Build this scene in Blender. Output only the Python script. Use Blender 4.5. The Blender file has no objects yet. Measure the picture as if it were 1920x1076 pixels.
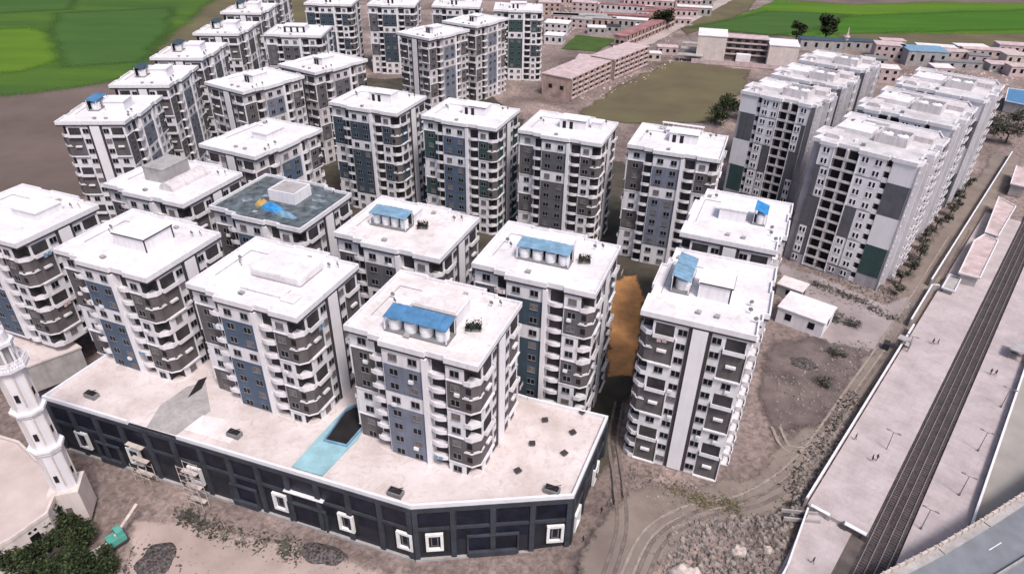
import bpy, math, random
from mathutils import noise, Vector
R = math.radians
scene = bpy.context.scene
COL = scene.collection
random.seed(7)

# ------------------------------------------------------------------ camera
FPX = 1274.0; PITCH = R(32.45); ROLL = R(1.1); HC = 100.0
cam_d = bpy.data.cameras.new('camera'); cam = bpy.data.objects.new('camera', cam_d); COL.objects.link(cam)
cam.location = (0, 0, HC)
cam_d.sensor_width = 36.0; cam_d.lens = 36.0 * FPX / 1920.0
cam_d.clip_start = 1.0; cam_d.clip_end = 20000.0
from mathutils import Matrix
cam.rotation_euler = (Matrix.Rotation(math.pi / 2 - PITCH, 3, 'X') @ Matrix.Rotation(ROLL, 3, 'Z')).to_euler()
scene.camera = cam

# ------------------------------------------------------------------ light
SUN_EL, SUN_AZ = R(58), R(150)        # azimuth clockwise from +Y: behind the camera, to its right
world = bpy.data.worlds.new("World"); scene.world = world; world.use_nodes = True
wn = world.node_tree; wn.nodes.clear()
sky = wn.nodes.new('ShaderNodeTexSky'); sky.sky_type = 'NISHITA'; sky.sun_disc = False
sky.sun_elevation = SUN_EL; sky.sun_rotation = SUN_AZ; sky.air_density = 0.8; sky.dust_density = 4.0; sky.ozone_density = 1.0
bg = wn.nodes.new('ShaderNodeBackground'); bg.inputs[1].default_value = 0.105
wo = wn.nodes.new('ShaderNodeOutputWorld')
wn.links.new(sky.outputs[0], bg.inputs[0]); wn.links.new(bg.outputs[0], wo.inputs[0])
sun_d = bpy.data.lights.new('sun', 'SUN'); sun_d.energy = 1.9; sun_d.angle = R(12); sun_d.color = (1.0, 0.93, 0.90)
sun = bpy.data.objects.new('sun', sun_d); COL.objects.link(sun)
sdir = Vector((math.sin(SUN_AZ) * math.cos(SUN_EL), math.cos(SUN_AZ) * math.cos(SUN_EL), math.sin(SUN_EL)))
sun.rotation_euler = sdir.to_track_quat('Z', 'Y').to_euler()
scene.view_settings.view_transform = 'Standard'; scene.view_settings.look = 'None'
scene.view_settings.exposure = 0.58; scene.view_settings.gamma = 1.0

# ------------------------------------------------------------------ survey helpers
def G(px, py, z=0.0):
    """a point of the place at height z, as surveyed from the photograph"""
    u = px - 960; v = py - 538
    u, v = (u * math.cos(ROLL) + v * math.sin(ROLL)) / FPX, (-u * math.sin(ROLL) + v * math.cos(ROLL)) / FPX
    dy = math.cos(PITCH) - v * math.sin(PITCH); dz = -math.sin(PITCH) - v * math.cos(PITCH)
    t = (z - HC) / dz
    return (u * t, dy * t)
YAW1, YAW2 = R(20.6), R(40.0)
def g2(b, a, yaw=YAW2):
    return (b * math.cos(yaw) + a * math.sin(yaw), -b * math.sin(yaw) + a * math.cos(yaw))
def to_g(x, y, yaw):
    return (x * math.cos(yaw) - y * math.sin(yaw), x * math.sin(yaw) + y * math.cos(yaw))

def sstep(a, b, x):
    t = min(1, max(0, (x - a) / (b - a))); return t * t * (3 - 2 * t)
def ground_h(x, y):
    b, a = to_g(x, y, YAW1)
    h = -3.8 * (1 - sstep(62, 100, a)) * (1 - sstep(-18, -2, b))
    return h

# ------------------------------------------------------------------ materials
def mat(name, col, rough=0.85, var=0.18, scale=0.35, streak=0.0, metal=0.0, bump=0.0, spec=0.3, col2=None, stain=0.0, stretch=None, joints=None, rot=0.0):
    m = bpy.data.materials.new(name); m.use_nodes = True
    nt = m.node_tree; n = nt.nodes; L = nt.links
    p = n['Principled BSDF']; p.inputs['Roughness'].default_value = rough; p.inputs['Metallic'].default_value = metal
    p.inputs['Specular IOR Level'].default_value = spec
    geo = n.new('ShaderNodeNewGeometry')
    mp = n.new('ShaderNodeMapping'); mp.inputs['Scale'].default_value = stretch or (1, 1, 1); mp.inputs['Rotation'].default_value = (0, 0, rot)
    L.new(geo.outputs['Position'], mp.inputs[0])
    t1 = n.new('ShaderNodeTexNoise'); t1.inputs['Scale'].default_value = scale; t1.inputs['Detail'].default_value = 7; t1.inputs['Roughness'].default_value = 0.62
    L.new(mp.outputs[0], t1.inputs[0])
    rp = n.new('ShaderNodeValToRGB'); L.new(t1.outputs[0], rp.inputs[0])
    c2 = col2 or tuple(max(0, c * (1 - var * 2)) for c in col)
    c3 = tuple(min(1, c * (1 + var * 0.6)) for c in col) if not col2 else col
    rp.color_ramp.elements[0].position = 0.33; rp.color_ramp.elements[0].color = (*c2, 1)
    rp.color_ramp.elements[1].position = 0.66; rp.color_ramp.elements[1].color = (*c3, 1)
    out = rp.outputs[0]
    if streak > 0:
        m2 = n.new('ShaderNodeMapping'); m2.inputs['Scale'].default_value = (1.3, 1.3, 0.12); L.new(geo.outputs['Position'], m2.inputs[0])
        t2 = n.new('ShaderNodeTexNoise'); t2.inputs['Scale'].default_value = 1.0; t2.inputs['Detail'].default_value = 5; L.new(m2.outputs[0], t2.inputs[0])
        r2 = n.new('ShaderNodeMapRange'); r2.inputs[1].default_value = 0.42; r2.inputs[2].default_value = 0.7; r2.inputs[3].default_value = 0; r2.inputs[4].default_value = streak
        L.new(t2.outputs[0], r2.inputs[0])
        mx = n.new('ShaderNodeMixRGB'); mx.inputs[2].default_value = (col[0] * .45, col[1] * .43, col[2] * .41, 1)
        L.new(r2.outputs[0], mx.inputs[0]); L.new(out, mx.inputs[1]); out = mx.outputs[0]
    if stain > 0:                                        # dust and water stains with a shape of their own
        t3 = n.new('ShaderNodeTexNoise'); t3.inputs['Scale'].default_value = .55; t3.inputs['Detail'].default_value = 10; t3.inputs['Roughness'].default_value = .72; t3.inputs['Distortion'].default_value = 1.2
        L.new(geo.outputs['Position'], t3.inputs[0])
        r3 = n.new('ShaderNodeMapRange'); r3.inputs[1].default_value = .50; r3.inputs[2].default_value = .72; r3.inputs[3].default_value = 0; r3.inputs[4].default_value = stain; L.new(t3.outputs[0], r3.inputs[0])
        m3 = n.new('ShaderNodeMixRGB'); m3.inputs[2].default_value = (col[0] * .5, col[1] * .44, col[2] * .40, 1); L.new(r3.outputs[0], m3.inputs[0]); L.new(out, m3.inputs[1]); out = m3.outputs[0]
    if joints:                                           # paving or membrane joints
        mj = n.new('ShaderNodeMapping'); mj.inputs['Rotation'].default_value = (0, 0, rot); L.new(geo.outputs['Position'], mj.inputs[0])
        br = n.new('ShaderNodeTexBrick'); br.inputs['Scale'].default_value = 1.0; br.inputs['Brick Width'].default_value = joints; br.inputs['Row Height'].default_value = joints * .6; br.inputs['Mortar Size'].default_value = .05
        br.inputs['Color1'].default_value = (1, 1, 1, 1); br.inputs['Color2'].default_value = (.965, .965, .965, 1); br.inputs['Mortar'].default_value = (.88, .87, .86, 1); L.new(mj.outputs[0], br.inputs[0])
        m4 = n.new('ShaderNodeMixRGB'); m4.blend_type = 'MULTIPLY'; m4.inputs[0].default_value = 1; L.new(out, m4.inputs[1]); L.new(br.outputs[0], m4.inputs[2]); out = m4.outputs[0]
    L.new(out, p.inputs['Base Color'])
    if bump > 0:
        b = n.new('ShaderNodeBump'); b.inputs['Strength'].default_value = bump; b.inputs['Distance'].default_value = 0.3
        L.new(t1.outputs[0], b.inputs['Height']); L.new(b.outputs[0], p.inputs['Normal'])
    return m

M = {}
M['white'] = mat('white_render', (.76, .74, .77), streak=.22, var=.04)
M['white2'] = mat('aged_white_render', (.64, .60, .61), streak=.4, var=.08)
M['roof'] = mat('roof_screed', (.80, .78, .80), var=.10, scale=.16, col2=(.63, .60, .615), stain=.55)
M['roofdirty'] = mat('dusty_roof_screed', (.78, .735, .74), var=.10, scale=.22, col2=(.60, .55, .54), stain=.55)
M['trim'] = mat('dark_trim', (.055, .045, .05), var=.1)
M['blue'] = mat('blue_grey_render', (.090, .125, .185), streak=.25, var=.10)
M['greyblue'] = mat('grey_render', (.185, .205, .265), streak=.3, var=.10)
M['slate'] = mat('slate_render', (.055, .085, .115), streak=.3, var=.10)
M['green'] = mat('dark_green_render', (.045, .085, .085), streak=.3, var=.10)
M['grey'] = mat('mid_grey_render', (.125, .125, .14), streak=.3, var=.10)
M['brown'] = mat('brown_render', (.135, .122, .125), streak=.4, var=.15)
M['glass'] = mat('window_glass', (.010, .010, .013), rough=.4, var=.2, spec=.15)
M['smooth'] = mat('smooth_white_render', (.80, .78, .81), streak=.08, var=.03)
M['frame'] = mat('window_frame', (.20, .20, .22), var=.1)
M['slabwall'] = mat('panel_tower_render', (.42, .40, .43), streak=.3, var=.12)
M['slabroof'] = mat('grey_roof_screed', (.66, .64, .66), var=.1, scale=.2, col2=(.42, .40, .41), stain=.6)
M['dark'] = mat('dark_opening', (.02, .018, .02), rough=.9, var=.2)
M['tank'] = mat('tank_plastic', (.78, .78, .80), rough=.5, var=.06)
M['canopy'] = mat('blue_sheet_metal', (.085, .22, .40), rough=.6, var=.16, scale=.6)
M['canopy2'] = mat('faded_blue_sheet', (.20, .34, .47), rough=.6, var=.16, scale=.6)
M['steel'] = mat('grey_steel', (.22, .22, .23), rough=.6, var=.15)
M['navy'] = mat('navy_cladding', (.026, .029, .040), rough=.5, var=.2, scale=.3)
M['navy2'] = mat('dark_blue_glass', (.012, .015, .030), rough=.45, var=.3, scale=.4)
M['teal_grey'] = mat('teal_grey_band', (.050, .055, .070), rough=.7, var=.2)
M['podium'] = mat('podium_screed', (.70, .63, .63), var=.1, scale=.10, col2=(.50, .43, .41), stain=.6)
M['podium_edge'] = mat('pale_coping', (.72, .72, .76), var=.05)
M['teal'] = mat('pale_teal_sheet', (.30, .50, .56), rough=.5, var=.12, scale=.3)
M['beige'] = mat('beige_stone', (.66, .58, .55), streak=.25, var=.07)
M['beige2'] = mat('beige_roof', (.55, .46, .43), var=.08, scale=.2)
M['brick'] = mat('pinkish_brick', (.50, .37, .33), streak=.4, var=.2, scale=.3)
M['redroof'] = mat('dusty_red_roof', (.34, .17, .17), var=.2, scale=.15)
M['pink'] = mat('dusty_pink_render', (.58, .46, .46), var=.15, streak=.3)
M['concrete'] = mat('concrete', (.40, .38, .38), var=.12, streak=.3)
M['platform'] = mat('platform_paving', (.50, .44, .45), var=.06, scale=.2, col2=(.38, .33, .335), stain=.35, joints=2.4, rot=YAW2)
M['ballast'] = mat('rail_ballast', (.075, .058, .062), var=.3, scale=1.2, bump=.5)
M['rail'] = mat('rail_steel', (.30, .27, .28), rough=.45, metal=.4, var=.1)
M['sleeper'] = mat('sleeper_concrete', (.11, .095, .09), var=.2)
M['asphalt'] = mat('asphalt', (.20, .215, .24), var=.10, scale=.3)
M['paint'] = mat('road_paint', (.8, .8, .8), var=.1)
M['dirtroad'] = mat('dirt_road', (.26, .215, .185), var=.12, scale=.10, bump=.2, col2=(.17, .135, .12))
M['field'] = mat('crop_green', (.085, .160, .022), scale=.03, col2=(.045, .095, .028), spec=.05, stretch=(.25, 1.6, 1), rot=.5, stain=.3)
M['field2'] = mat('bright_crop_green', (.105, .195, .020), scale=.03, col2=(.055, .130, .022), spec=.05, stretch=(.2, 1.6, 1), rot=-.1, stain=.3)
M['plot1'] = mat('lime_crop', (.105, .190, .022), scale=.05, col2=(.085, .160, .02), spec=.05, stretch=(.3, 1.5, 1), rot=.5)
M['plot2'] = mat('deep_crop', (.060, .125, .030), scale=.05, col2=(.048, .100, .028), spec=.05, stretch=(.3, 1.5, 1), rot=.5)
M['plot3'] = mat('mid_crop', (.065, .155, .020), scale=.05, col2=(.045, .12, .018), spec=.05, stretch=(.2, 1.5, 1), rot=-.1)
M['puddle'] = mat('drying_puddle', (.34, .40, .44), rough=.4, var=.3, scale=.9, col2=(.09, .11, .12))
M['recess'] = mat('shaded_opening', (.055, .050, .055), var=.3)
M['curtain'] = mat('curtained_glass', (.20, .17, .16), rough=.5, var=.3, scale=1.5)
M['soil'] = mat('ploughed_soil', (.175, .135, .122), var=.15, scale=.02, col2=(.115, .090, .080), spec=.05)
M['olive'] = mat('dry_scrub', (.15, .135, .075), var=.2, scale=.03, col2=(.11, .09, .062), spec=.05)
M['orange'] = mat('orange_sand', (.60, .29, .10), var=.15, scale=.35, col2=(.36, .19, .09), stain=.5)
M['tar'] = mat('wet_dark_roof', (.16, .19, .205), rough=.45, var=.3, scale=.6, col2=(.035, .043, .048), stain=.3)
M['bark'] = mat('bark', (.07, .05, .04), var=.2)
def leaf_mat(name, c):
    m = mat(name, c, var=.4, scale=.6, rough=.8, spec=.1)
    return m
M['leaf'] = leaf_mat('dark_leaf', (.035, .050, .025))
M['leaf2'] = leaf_mat('grey_leaf', (.10, .10, .082))
M['leaf_light'] = leaf_mat('pale_green_leaf', (.075, .095, .040))  # paler green tone, mixed at random into the dark crowns
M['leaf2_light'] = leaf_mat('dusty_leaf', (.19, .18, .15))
M['drygreen'] = leaf_mat('dark_dry_scrub', (.055, .052, .040))
M['rubble'] = mat('rubble', (.30, .26, .24), var=.4, scale=.8, bump=.5)
M['stone'] = mat('pale_stone', (.55, .47, .43), var=.15, scale=.8)
M['scrap'] = mat('dark_scrap', (.13, .11, .11), var=.5, scale=2.2, bump=.6)
M['tealpaint'] = mat('teal_machine_paint', (.10, .36, .30), var=.2)
M['cloth'] = mat('dark_cloth', (.03, .03, .035), var=.2)
M['skin'] = mat('skin', (.35, .2, .14), var=.05)
M['yellow'] = mat('ochre_tarp', (.45, .30, .10), var=.15)
M['bluetarp'] = mat('blue_tarp', (.05, .28, .62), var=.2, scale=.6)

# ------------------------------------------------------------------ mesh helpers
def tag(o, label=None, cat=None, group=None, kind=None):
    if label: o['label'] = label
    if cat: o['category'] = cat
    if group: o['group'] = group
    if kind: o['kind'] = kind
    return o
def empty(name, loc=(0, 0, 0), rz=0.0, label=None, cat=None, group=None):
    o = bpy.data.objects.new(name, None); COL.objects.link(o); o.location = loc; o.rotation_euler = (0, 0, rz)
    o.empty_display_size = 1.0
    return tag(o, label, cat, group)
class MB:
    def __init__(s): s.v = []; s.f = []; s.m = []
    def quad(s, pts, mi=0):
        k = len(s.v); s.v += [tuple(p) for p in pts]; s.f.append(tuple(range(k, k + len(pts)))); s.m.append(mi); return s
    def box(s, x0, x1, y0, y1, z0, z1, mi=0):
        k = len(s.v)
        s.v += [(x0, y0, z0), (x1, y0, z0), (x1, y1, z0), (x0, y1, z0), (x0, y0, z1), (x1, y0, z1), (x1, y1, z1), (x0, y1, z1)]
        for q in ((0, 3, 2, 1), (4, 5, 6, 7), (0, 1, 5, 4), (1, 2, 6, 5), (2, 3, 7, 6), (3, 0, 4, 7)):
            s.f.append(tuple(k + i for i in q)); s.m.append(mi)
        return s
    def obox(s, c, ax, hl, hw, z0, z1, mi=0, z2=None, z3=None):
        """box along a horizontal direction ax (angle), half length and half width"""
        ca, sa = math.cos(ax), math.sin(ax)
        P = [(c[0] + a * hl * ca - b * hw * sa, c[1] + a * hl * sa + b * hw * ca) for a, b in ((-1, -1), (1, -1), (1, 1), (-1, 1))]
        return s.prism(P, z0, z1, mi)
    def prism(s, poly, z0, z1, mi=0, top=None):
        n = len(poly); k = len(s.v)
        s.v += [(p[0], p[1], z0 if not callable(z0) else z0(*p)) for p in poly] + [(p[0], p[1], z1) for p in poly]
        s.f.append(tuple(k + n - 1 - i for i in range(n))); s.m.append(mi)
        s.f.append(tuple(k + n + i for i in range(n))); s.m.append(mi if top is None else top)
        for i in range(n):
            j = (i + 1) % n; s.f.append((k + i, k + j, k + n + j, k + n + i)); s.m.append(mi)
        return s
    def cyl(s, c, r, z0, z1, n=12, mi=0, r2=None):
        r2 = r if r2 is None else r2; k = len(s.v)
        for rr, z in ((r, z0), (r2, z1)):
            s.v += [(c[0] + rr * math.cos(2 * math.pi * i / n), c[1] + rr * math.sin(2 * math.pi * i / n), z) for i in range(n)]
        s.f.append(tuple(k + n - 1 - i for i in range(n))); s.f.append(tuple(k + n + i for i in range(n))); s.m += [mi, mi]
        for i in range(n):
            j = (i + 1) % n; s.f.append((k + i, k + j, k + n + j, k + n + i)); s.m.append(mi)
        return s
    def bar(s, a, b, r=.05, mi=0, n=6):
        a, b = Vector(a), Vector(b); d = (b - a)
        if d.length < 1e-6: return s
        q = d.to_track_quat('Z', 'Y'); k = len(s.v)
        for base in (a, b):
            for i in range(n):
                w = q @ Vector((r * math.cos(2 * math.pi * i / n), r * math.sin(2 * math.pi * i / n), 0)); s.v.append(tuple(base + w))
        s.f.append(tuple(k + n - 1 - i for i in range(n))); s.f.append(tuple(k + n + i for i in range(n))); s.m += [mi, mi]
        for i in range(n):
            j = (i + 1) % n; s.f.append((k + i, k + j, k + n + j, k + n + i)); s.m.append(mi)
        return s
    def ring(s, poly, t, z0, z1, mi=0):
        """wall of thickness t inside the outline poly (counter-clockwise)"""
        inn = offset(poly, -t); n = len(poly); k = len(s.v)
        s.v += [(p[0], p[1], z0) for p in poly] + [(p[0], p[1], z1) for p in poly] + [(p[0], p[1], z0) for p in inn] + [(p[0], p[1], z1) for p in inn]
        for i in range(n):
            j = (i + 1) % n
            for q in ((k + i, k + j, k + n + j, k + n + i), (k + 2 * n + j, k + 2 * n + i, k + 3 * n + i, k + 3 * n + j),
                      (k + n + i, k + n + j, k + 3 * n + j, k + 3 * n + i), (k + 2 * n + i, k + 2 * n + j, k + j, k + i)):
                s.f.append(q); s.m.append(mi)
        return s
    def add(s, o, fn, remap=None):
        k = len(s.v); s.v += [fn(*p) for p in o.v]
        s.f += [tuple(i + k for i in q) for q in o.f]; s.m += [remap[i] if remap else i for i in o.m]
        return s
    def mesh(s, name, mats):
        me = bpy.data.meshes.new(name); me.from_pydata(s.v, [], s.f)
        for m in mats: me.materials.append(m)
        me.polygons.foreach_set('material_index', s.m); me.update(); return me
    def build(s, name, mats, parent=None, loc=None, rz=0.0):
        if not isinstance(mats, (list, tuple)): mats = [mats]
        o = bpy.data.objects.new(name, s.mesh(name, mats)); COL.objects.link(o)
        if parent: o.parent = parent
        if loc: o.location = loc
        o.rotation_euler = (0, 0, rz)
        return o
def area(poly): return sum(poly[i][0] * poly[(i + 1) % len(poly)][1] - poly[(i + 1) % len(poly)][0] * poly[i][1] for i in range(len(poly))) / 2
def offset(poly, d):
    out = []; n = len(poly)
    for i in range(n):
        p0, p1, p2 = Vector(poly[i - 1][:2]), Vector(poly[i][:2]), Vector(poly[(i + 1) % n][:2])
        e1 = (p1 - p0).normalized(); e2 = (p2 - p1).normalized()
        n1 = Vector((e1.y, -e1.x)); n2 = Vector((e2.y, -e2.x)); k = 1 + n1.dot(n2)
        q = p1 + (n1 + n2) * (d / max(k, .25)); out.append((q.x, q.y))
    return out
def link(me, name, parent, loc, rz=0.0):
    o = bpy.data.objects.new(name, me); COL.objects.link(o); o.parent = parent; o.location = loc; o.rotation_euler = (0, 0, rz); return o
def recolor(o, i, m):
    o.material_slots[i].link = 'OBJECT'; o.material_slots[i].material = m
def children_of(root, pool): return [c for c in pool if c.parent == root]

# ------------------------------------------------------------------ ground: one sheet to the horizon
def build_ground():
    xs = [-6000, -3000, -1500, -900, -600, -420, -320, -250, -200] + [-160 + 3 * i for i in range(0, 117)] + [230, 300, 400, 600, 900, 1500, 3000, 6000]
    ys = [-3000, -500, -100, 0, 30] + [45 + 3 * i for i in range(0, 75)] + [275, 300, 340, 400, 480, 600, 800, 1200, 2000, 4000, 9000]
    v = []; f = []
    for y in ys:
        for x in xs:
            h = ground_h(x, y) + (noise.noise(Vector((x * .12, y * .12, 3))) * .25 if abs(x) < 300 and 30 < y < 400 else 0) - .25
            v.append((x, y, h))
    w = len(xs)
    for j in range(len(ys) - 1):
        for i in range(w - 1): f.append((j * w + i, j * w + i + 1, (j + 1) * w + i + 1, (j + 1) * w + i))
    me = bpy.data.meshes.new('ground'); me.from_pydata(v, [], f)
    m = bpy.data.materials.new('bare_earth'); m.use_nodes = True; nt = m.node_tree; n = nt.nodes; L = nt.links; p = n['Principled BSDF']
    p.inputs['Roughness'].default_value = .95; p.inputs['Specular IOR Level'].default_value = .1
    geo = n.new('ShaderNodeNewGeometry')
    def ns(sc, det, seed):
        mp = n.new('ShaderNodeMapping'); mp.inputs['Location'].default_value = (seed, seed * 2, 0); L.new(geo.outputs[0], mp.inputs[0])
        t = n.new('ShaderNodeTexNoise'); t.inputs['Scale'].default_value = sc; t.inputs['Detail'].default_value = det; t.inputs['Roughness'].default_value = .6; t.inputs['Distortion'].default_value = .6; L.new(mp.outputs[0], t.inputs[0]); return t
    a = ns(.035, 6, 11); r = n.new('ShaderNodeValToRGB'); L.new(a.outputs[0], r.inputs[0])
    e = r.color_ramp.elements; e[0].position = .32; e[0].color = (.135, .105, .098, 1); e[1].position = .68; e[1].color = (.36, .28, .255, 1)
    k = e.new(.5); k.color = (.235, .185, .17, 1)
    b = ns(.9, 12, 3); r2 = n.new('ShaderNodeMapRange'); L.new(b.outputs[0], r2.inputs[0]); r2.inputs[1].default_value = .35; r2.inputs[2].default_value = .65; r2.inputs[3].default_value = .60; r2.inputs[4].default_value = 1.25
    mx = n.new('ShaderNodeMixRGB'); mx.blend_type = 'MULTIPLY'; mx.inputs[0].default_value = 1; L.new(r.outputs[0], mx.inputs[1]); L.new(r2.outputs[0], mx.inputs[2])
    L.new(mx.outputs[0], p.inputs[0])
    bp_ = n.new('ShaderNodeBump'); bp_.inputs['Strength'].default_value = .5; bp_.inputs['Distance'].default_value = .5; L.new(b.outputs[0], bp_.inputs['Height']); L.new(bp_.outputs[0], p.inputs['Normal'])
    me.materials.append(m)
    o = bpy.data.objects.new('ground', me); COL.objects.link(o); tag(o, kind='structure')
build_ground()

def fade_mat(m):
    """the same material with a frayed, dusty edge driven by an edge attribute"""
    nm = m.name + '_edge'
    if nm in bpy.data.materials: return bpy.data.materials[nm]
    q = m.copy(); q.name = nm; nt = q.node_tree; n = nt.nodes; L = nt.links
    at = n.new('ShaderNodeAttribute'); at.attribute_name = 'edge'
    geo = n.new('ShaderNodeNewGeometry'); t = n.new('ShaderNodeTexNoise'); t.inputs['Scale'].default_value = .8; t.inputs['Detail'].default_value = 10; t.inputs['Roughness'].default_value = .7
    L.new(geo.outputs[0], t.inputs[0])
    ad = n.new('ShaderNodeMath'); ad.operation = 'MULTIPLY_ADD'; L.new(t.outputs[0], ad.inputs[0]); ad.inputs[1].default_value = 1.6; ad.inputs[2].default_value = -.8
    a2 = n.new('ShaderNodeMath'); a2.operation = 'ADD'; L.new(ad.outputs[0], a2.inputs[0]); L.new(at.outputs['Fac'], a2.inputs[1])
    r = n.new('ShaderNodeMapRange'); r.interpolation_type = 'SMOOTHSTEP'; r.inputs[1].default_value = .12; r.inputs[2].default_value = .85; L.new(a2.outputs[0], r.inputs[0])
    L.new(r.outputs[0], n['Principled BSDF'].inputs['Alpha'])
    return q
def sheet(name, pts, m, z=.02, rough=0.0, kind='structure', seg=None, soft=0.0):
    """a thin sheet over the ground; the outline is roughened and may fray into the earth"""
    P = []
    if area(pts) < 0: pts = list(pts)[::-1]
    n = len(pts)
    for i in range(n):
        a, b = pts[i], pts[(i + 1) % n]; d = math.dist(a, b); s = max(1, int(d / seg)) if seg else 1
        for k in range(s):
            t = k / s; x = a[0] + (b[0] - a[0]) * t; y = a[1] + (b[1] - a[1]) * t
            if rough and 0 < k:
                w = noise.noise(Vector((x * .9 / rough, y * .9 / rough, 5))) * rough; ang = math.atan2(b[1] - a[1], b[0] - a[0]) + math.pi / 2
                x += w * math.cos(ang); y += w * math.sin(ang)
            P.append((x, y))
    me = bpy.data.meshes.new(name)
    if soft:
        O = offset(P, soft); k = len(P)
        me.from_pydata([(x, y, z) for x, y in P] + [(x, y, z) for x, y in O], [], [tuple(range(k))] + [(i, k + i, k + (i + 1) % k, (i + 1) % k) for i in range(k)])
        at = me.attributes.new('edge', 'FLOAT', 'POINT')
        for i in range(2 * k): at.data[i].value = 1.0 if i < k else -.45
        m = fade_mat(m)
        if me.polygons[1].normal.z < 0: me.flip_normals()
    else: me.from_pydata([(x, y, z) for x, y in P], [], [tuple(range(len(P)))])
    me.materials.append(m)
    o = bpy.data.objects.new(name, me); COL.objects.link(o); tag(o, kind=kind); return o
def gp(l, z=0): return [G(x, y, z) for x, y in l]

# far fields
sheet('green_field', gp([(-500, 200), (0, 172), (120, 160), (215, 142), (262, 104), (300, 62), (345, 30), (400, -20), (430, -120), (-900, -150)]), M['field'], .10, rough=3, seg=12, soft=22)
sheet('field_plot', gp([(-60, 62), (40, 58), (92, 78), (98, 108), (30, 128), (-60, 134)]), M['plot1'], 0.130, rough=5, seg=10, soft=22)
sheet('field_plot', gp([(130, 28), (300, 20), (290, 62), (240, 112), (150, 118), (120, 70)]), M['plot2'], 0.142, rough=5, seg=10, soft=22)
sheet('field_plot', gp([(-200, 0), (120, -4), (110, 16), (-200, 34)]), M['plot2'], 0.154, rough=5, seg=14, soft=22)
sheet('field_plot', gp([(1560, 36), (1960, 22), (1960, 50), (1560, 60)]), M['plot3'], 0.196, rough=4, seg=14, soft=22)
sheet('field_plot', gp([(1330, 52), (1450, 26), (1560, 30), (1500, 56), (1440, 62)]), M['plot2'], 0.208, rough=4, seg=14, soft=22)
sheet('field_plot', gp([(1580, 66), (1960, 66), (1960, 88), (1600, 80)]), M['olive'], 0.220, rough=4, seg=10, soft=9)
sheet('ploughed_field', gp([(-500, 205), (0, 176), (120, 164), (215, 146), (270, 106), (330, 200), (250, 360), (60, 372), (-120, 345), (-500, 420)]), M['soil'], .06, rough=4, seg=12)
sheet('stubble_field', gp([(268, 108), (300, 64), (340, 34), (400, -20), (640, -40), (640, 90), (380, 160), (285, 160)]), M['olive'], .08, rough=3, seg=12, soft=8)
sheet('bright_field', gp([(1325, 56), (1420, 20), (1480, -6), (1560, -60), (2600, -60), (2600, 108), (1920, 93), (1700, 84), (1570, 80), (1450, 62)]), M['field2'], .12, rough=3, seg=12, soft=8)
sheet('dark_field', gp([(1440, -2), (1560, -40), (2500, -40), (2500, 2), (1920, 6), (1750, 3), (1600, 8)]), M['soil'], .16, rough=2, seg=15, soft=10)
sheet('school_yard', gp([(1095, 212), (1160, 165), (1255, 118), (1300, 120), (1400, 132), (1385, 170), (1330, 225), (1230, 232), (1120, 225)]), M['olive'], .05, rough=4, seg=6, soft=5)
sheet('small_green_plot', gp([(1052, 92), (1080, 66), (1160, 74), (1120, 97)]), mat('plot_green', (.06, .11, .02), var=.2, scale=.05), .05, rough=1.5, seg=5)
sheet('canal_bank', gp([(1270, 42), (1345, 15), (1390, -10), (1420, -10), (1400, 20), (1330, 52), (1290, 62)]), M['olive'], .14, rough=2, seg=8, soft=5)
sheet('town_road', gp([(1185, 92), (1225, 82), (1300, 40), (1370, 2), (1400, -16), (1385, -20), (1340, 5), (1240, 52), (1170, 75)]), mat('pale_dust_road', (.42, .36, .34), var=.1, scale=.05), .18, rough=1, seg=8, soft=1.5)
sheet('orange_sand', gp([(1146, 702), (1180, 700), (1192, 640), (1198, 545), (1188, 520), (1152, 530)]), M['orange'], .03, rough=1.5, seg=2, soft=2.2)
sheet('courtyard_ground', [g2(b_, a_, YAW1) for b_, a_ in ((-172, 96), (-17, 92), (-17, 122), (-8, 160), (-4, 230), (-40, 240), (-90, 262), (-150, 330), (-210, 300), (-190, 180))], mat('shade_darkened_soil', (.10, .085, .07), var=.3, scale=.12, col2=(.045, .045, .035), spec=.05), .015, rough=4, seg=5, soft=4)  # dark soil, its colour deepened to paint in shade between the towers
sheet('dirt_forecourt', gp([(262, 985), (340, 992), (480, 1018), (700, 1075), (760, 1100), (250, 1130)], -3.7), mat('pale_dirt', (.46, .37, .335), var=.12, scale=.1, col2=(.32, .25, .225), spec=.05), -3.66, rough=2, seg=2, soft=3)
sheet('dirt_lane', gp([(1100, 1110), (1160, 960), (1200, 930), (1290, 925), (1260, 980), (1215, 1110)]), mat('reddish_dirt', (.40, .28, .25), var=.12, scale=.1, col2=(.29, .21, .19), spec=.05), .022, rough=1.5, seg=2, soft=3)
# dirt road along the railway wall, bending towards the front
sheet('dirt_road', gp([(1090, 1120), (1130, 1000), (1190, 930), (1300, 925), (1420, 905), (1500, 820), (1600, 700), (1690, 560), (1790, 400), (1870, 290), (1905, 300),
      (1850, 400), (1745, 560), (1660, 690), (1590, 780), (1540, 850), (1470, 930), (1400, 960), (1290, 985), (1230, 1040), (1210, 1120)], 0), M['dirtroad'], .03, rough=2.5, seg=3, soft=3.5)
sheet('dark_lot', gp([(1460, 650), (1560, 640), (1640, 620), (1600, 690), (1520, 790), (1460, 800), (1435, 740)]), mat('dark_lot', (.085, .066, .066), var=.25, scale=.16, col2=(.19, .15, .14)), .035, rough=3, seg=2, soft=4)
sheet('grey_lot', gp([(1470, 500), (1530, 520), (1660, 575), (1700, 560), (1640, 650), (1560, 640), (1480, 600)]), mat('grey_lot', (.33, .28, .28), var=.15, scale=.1), .045, rough=2, seg=2, soft=3)

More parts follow.
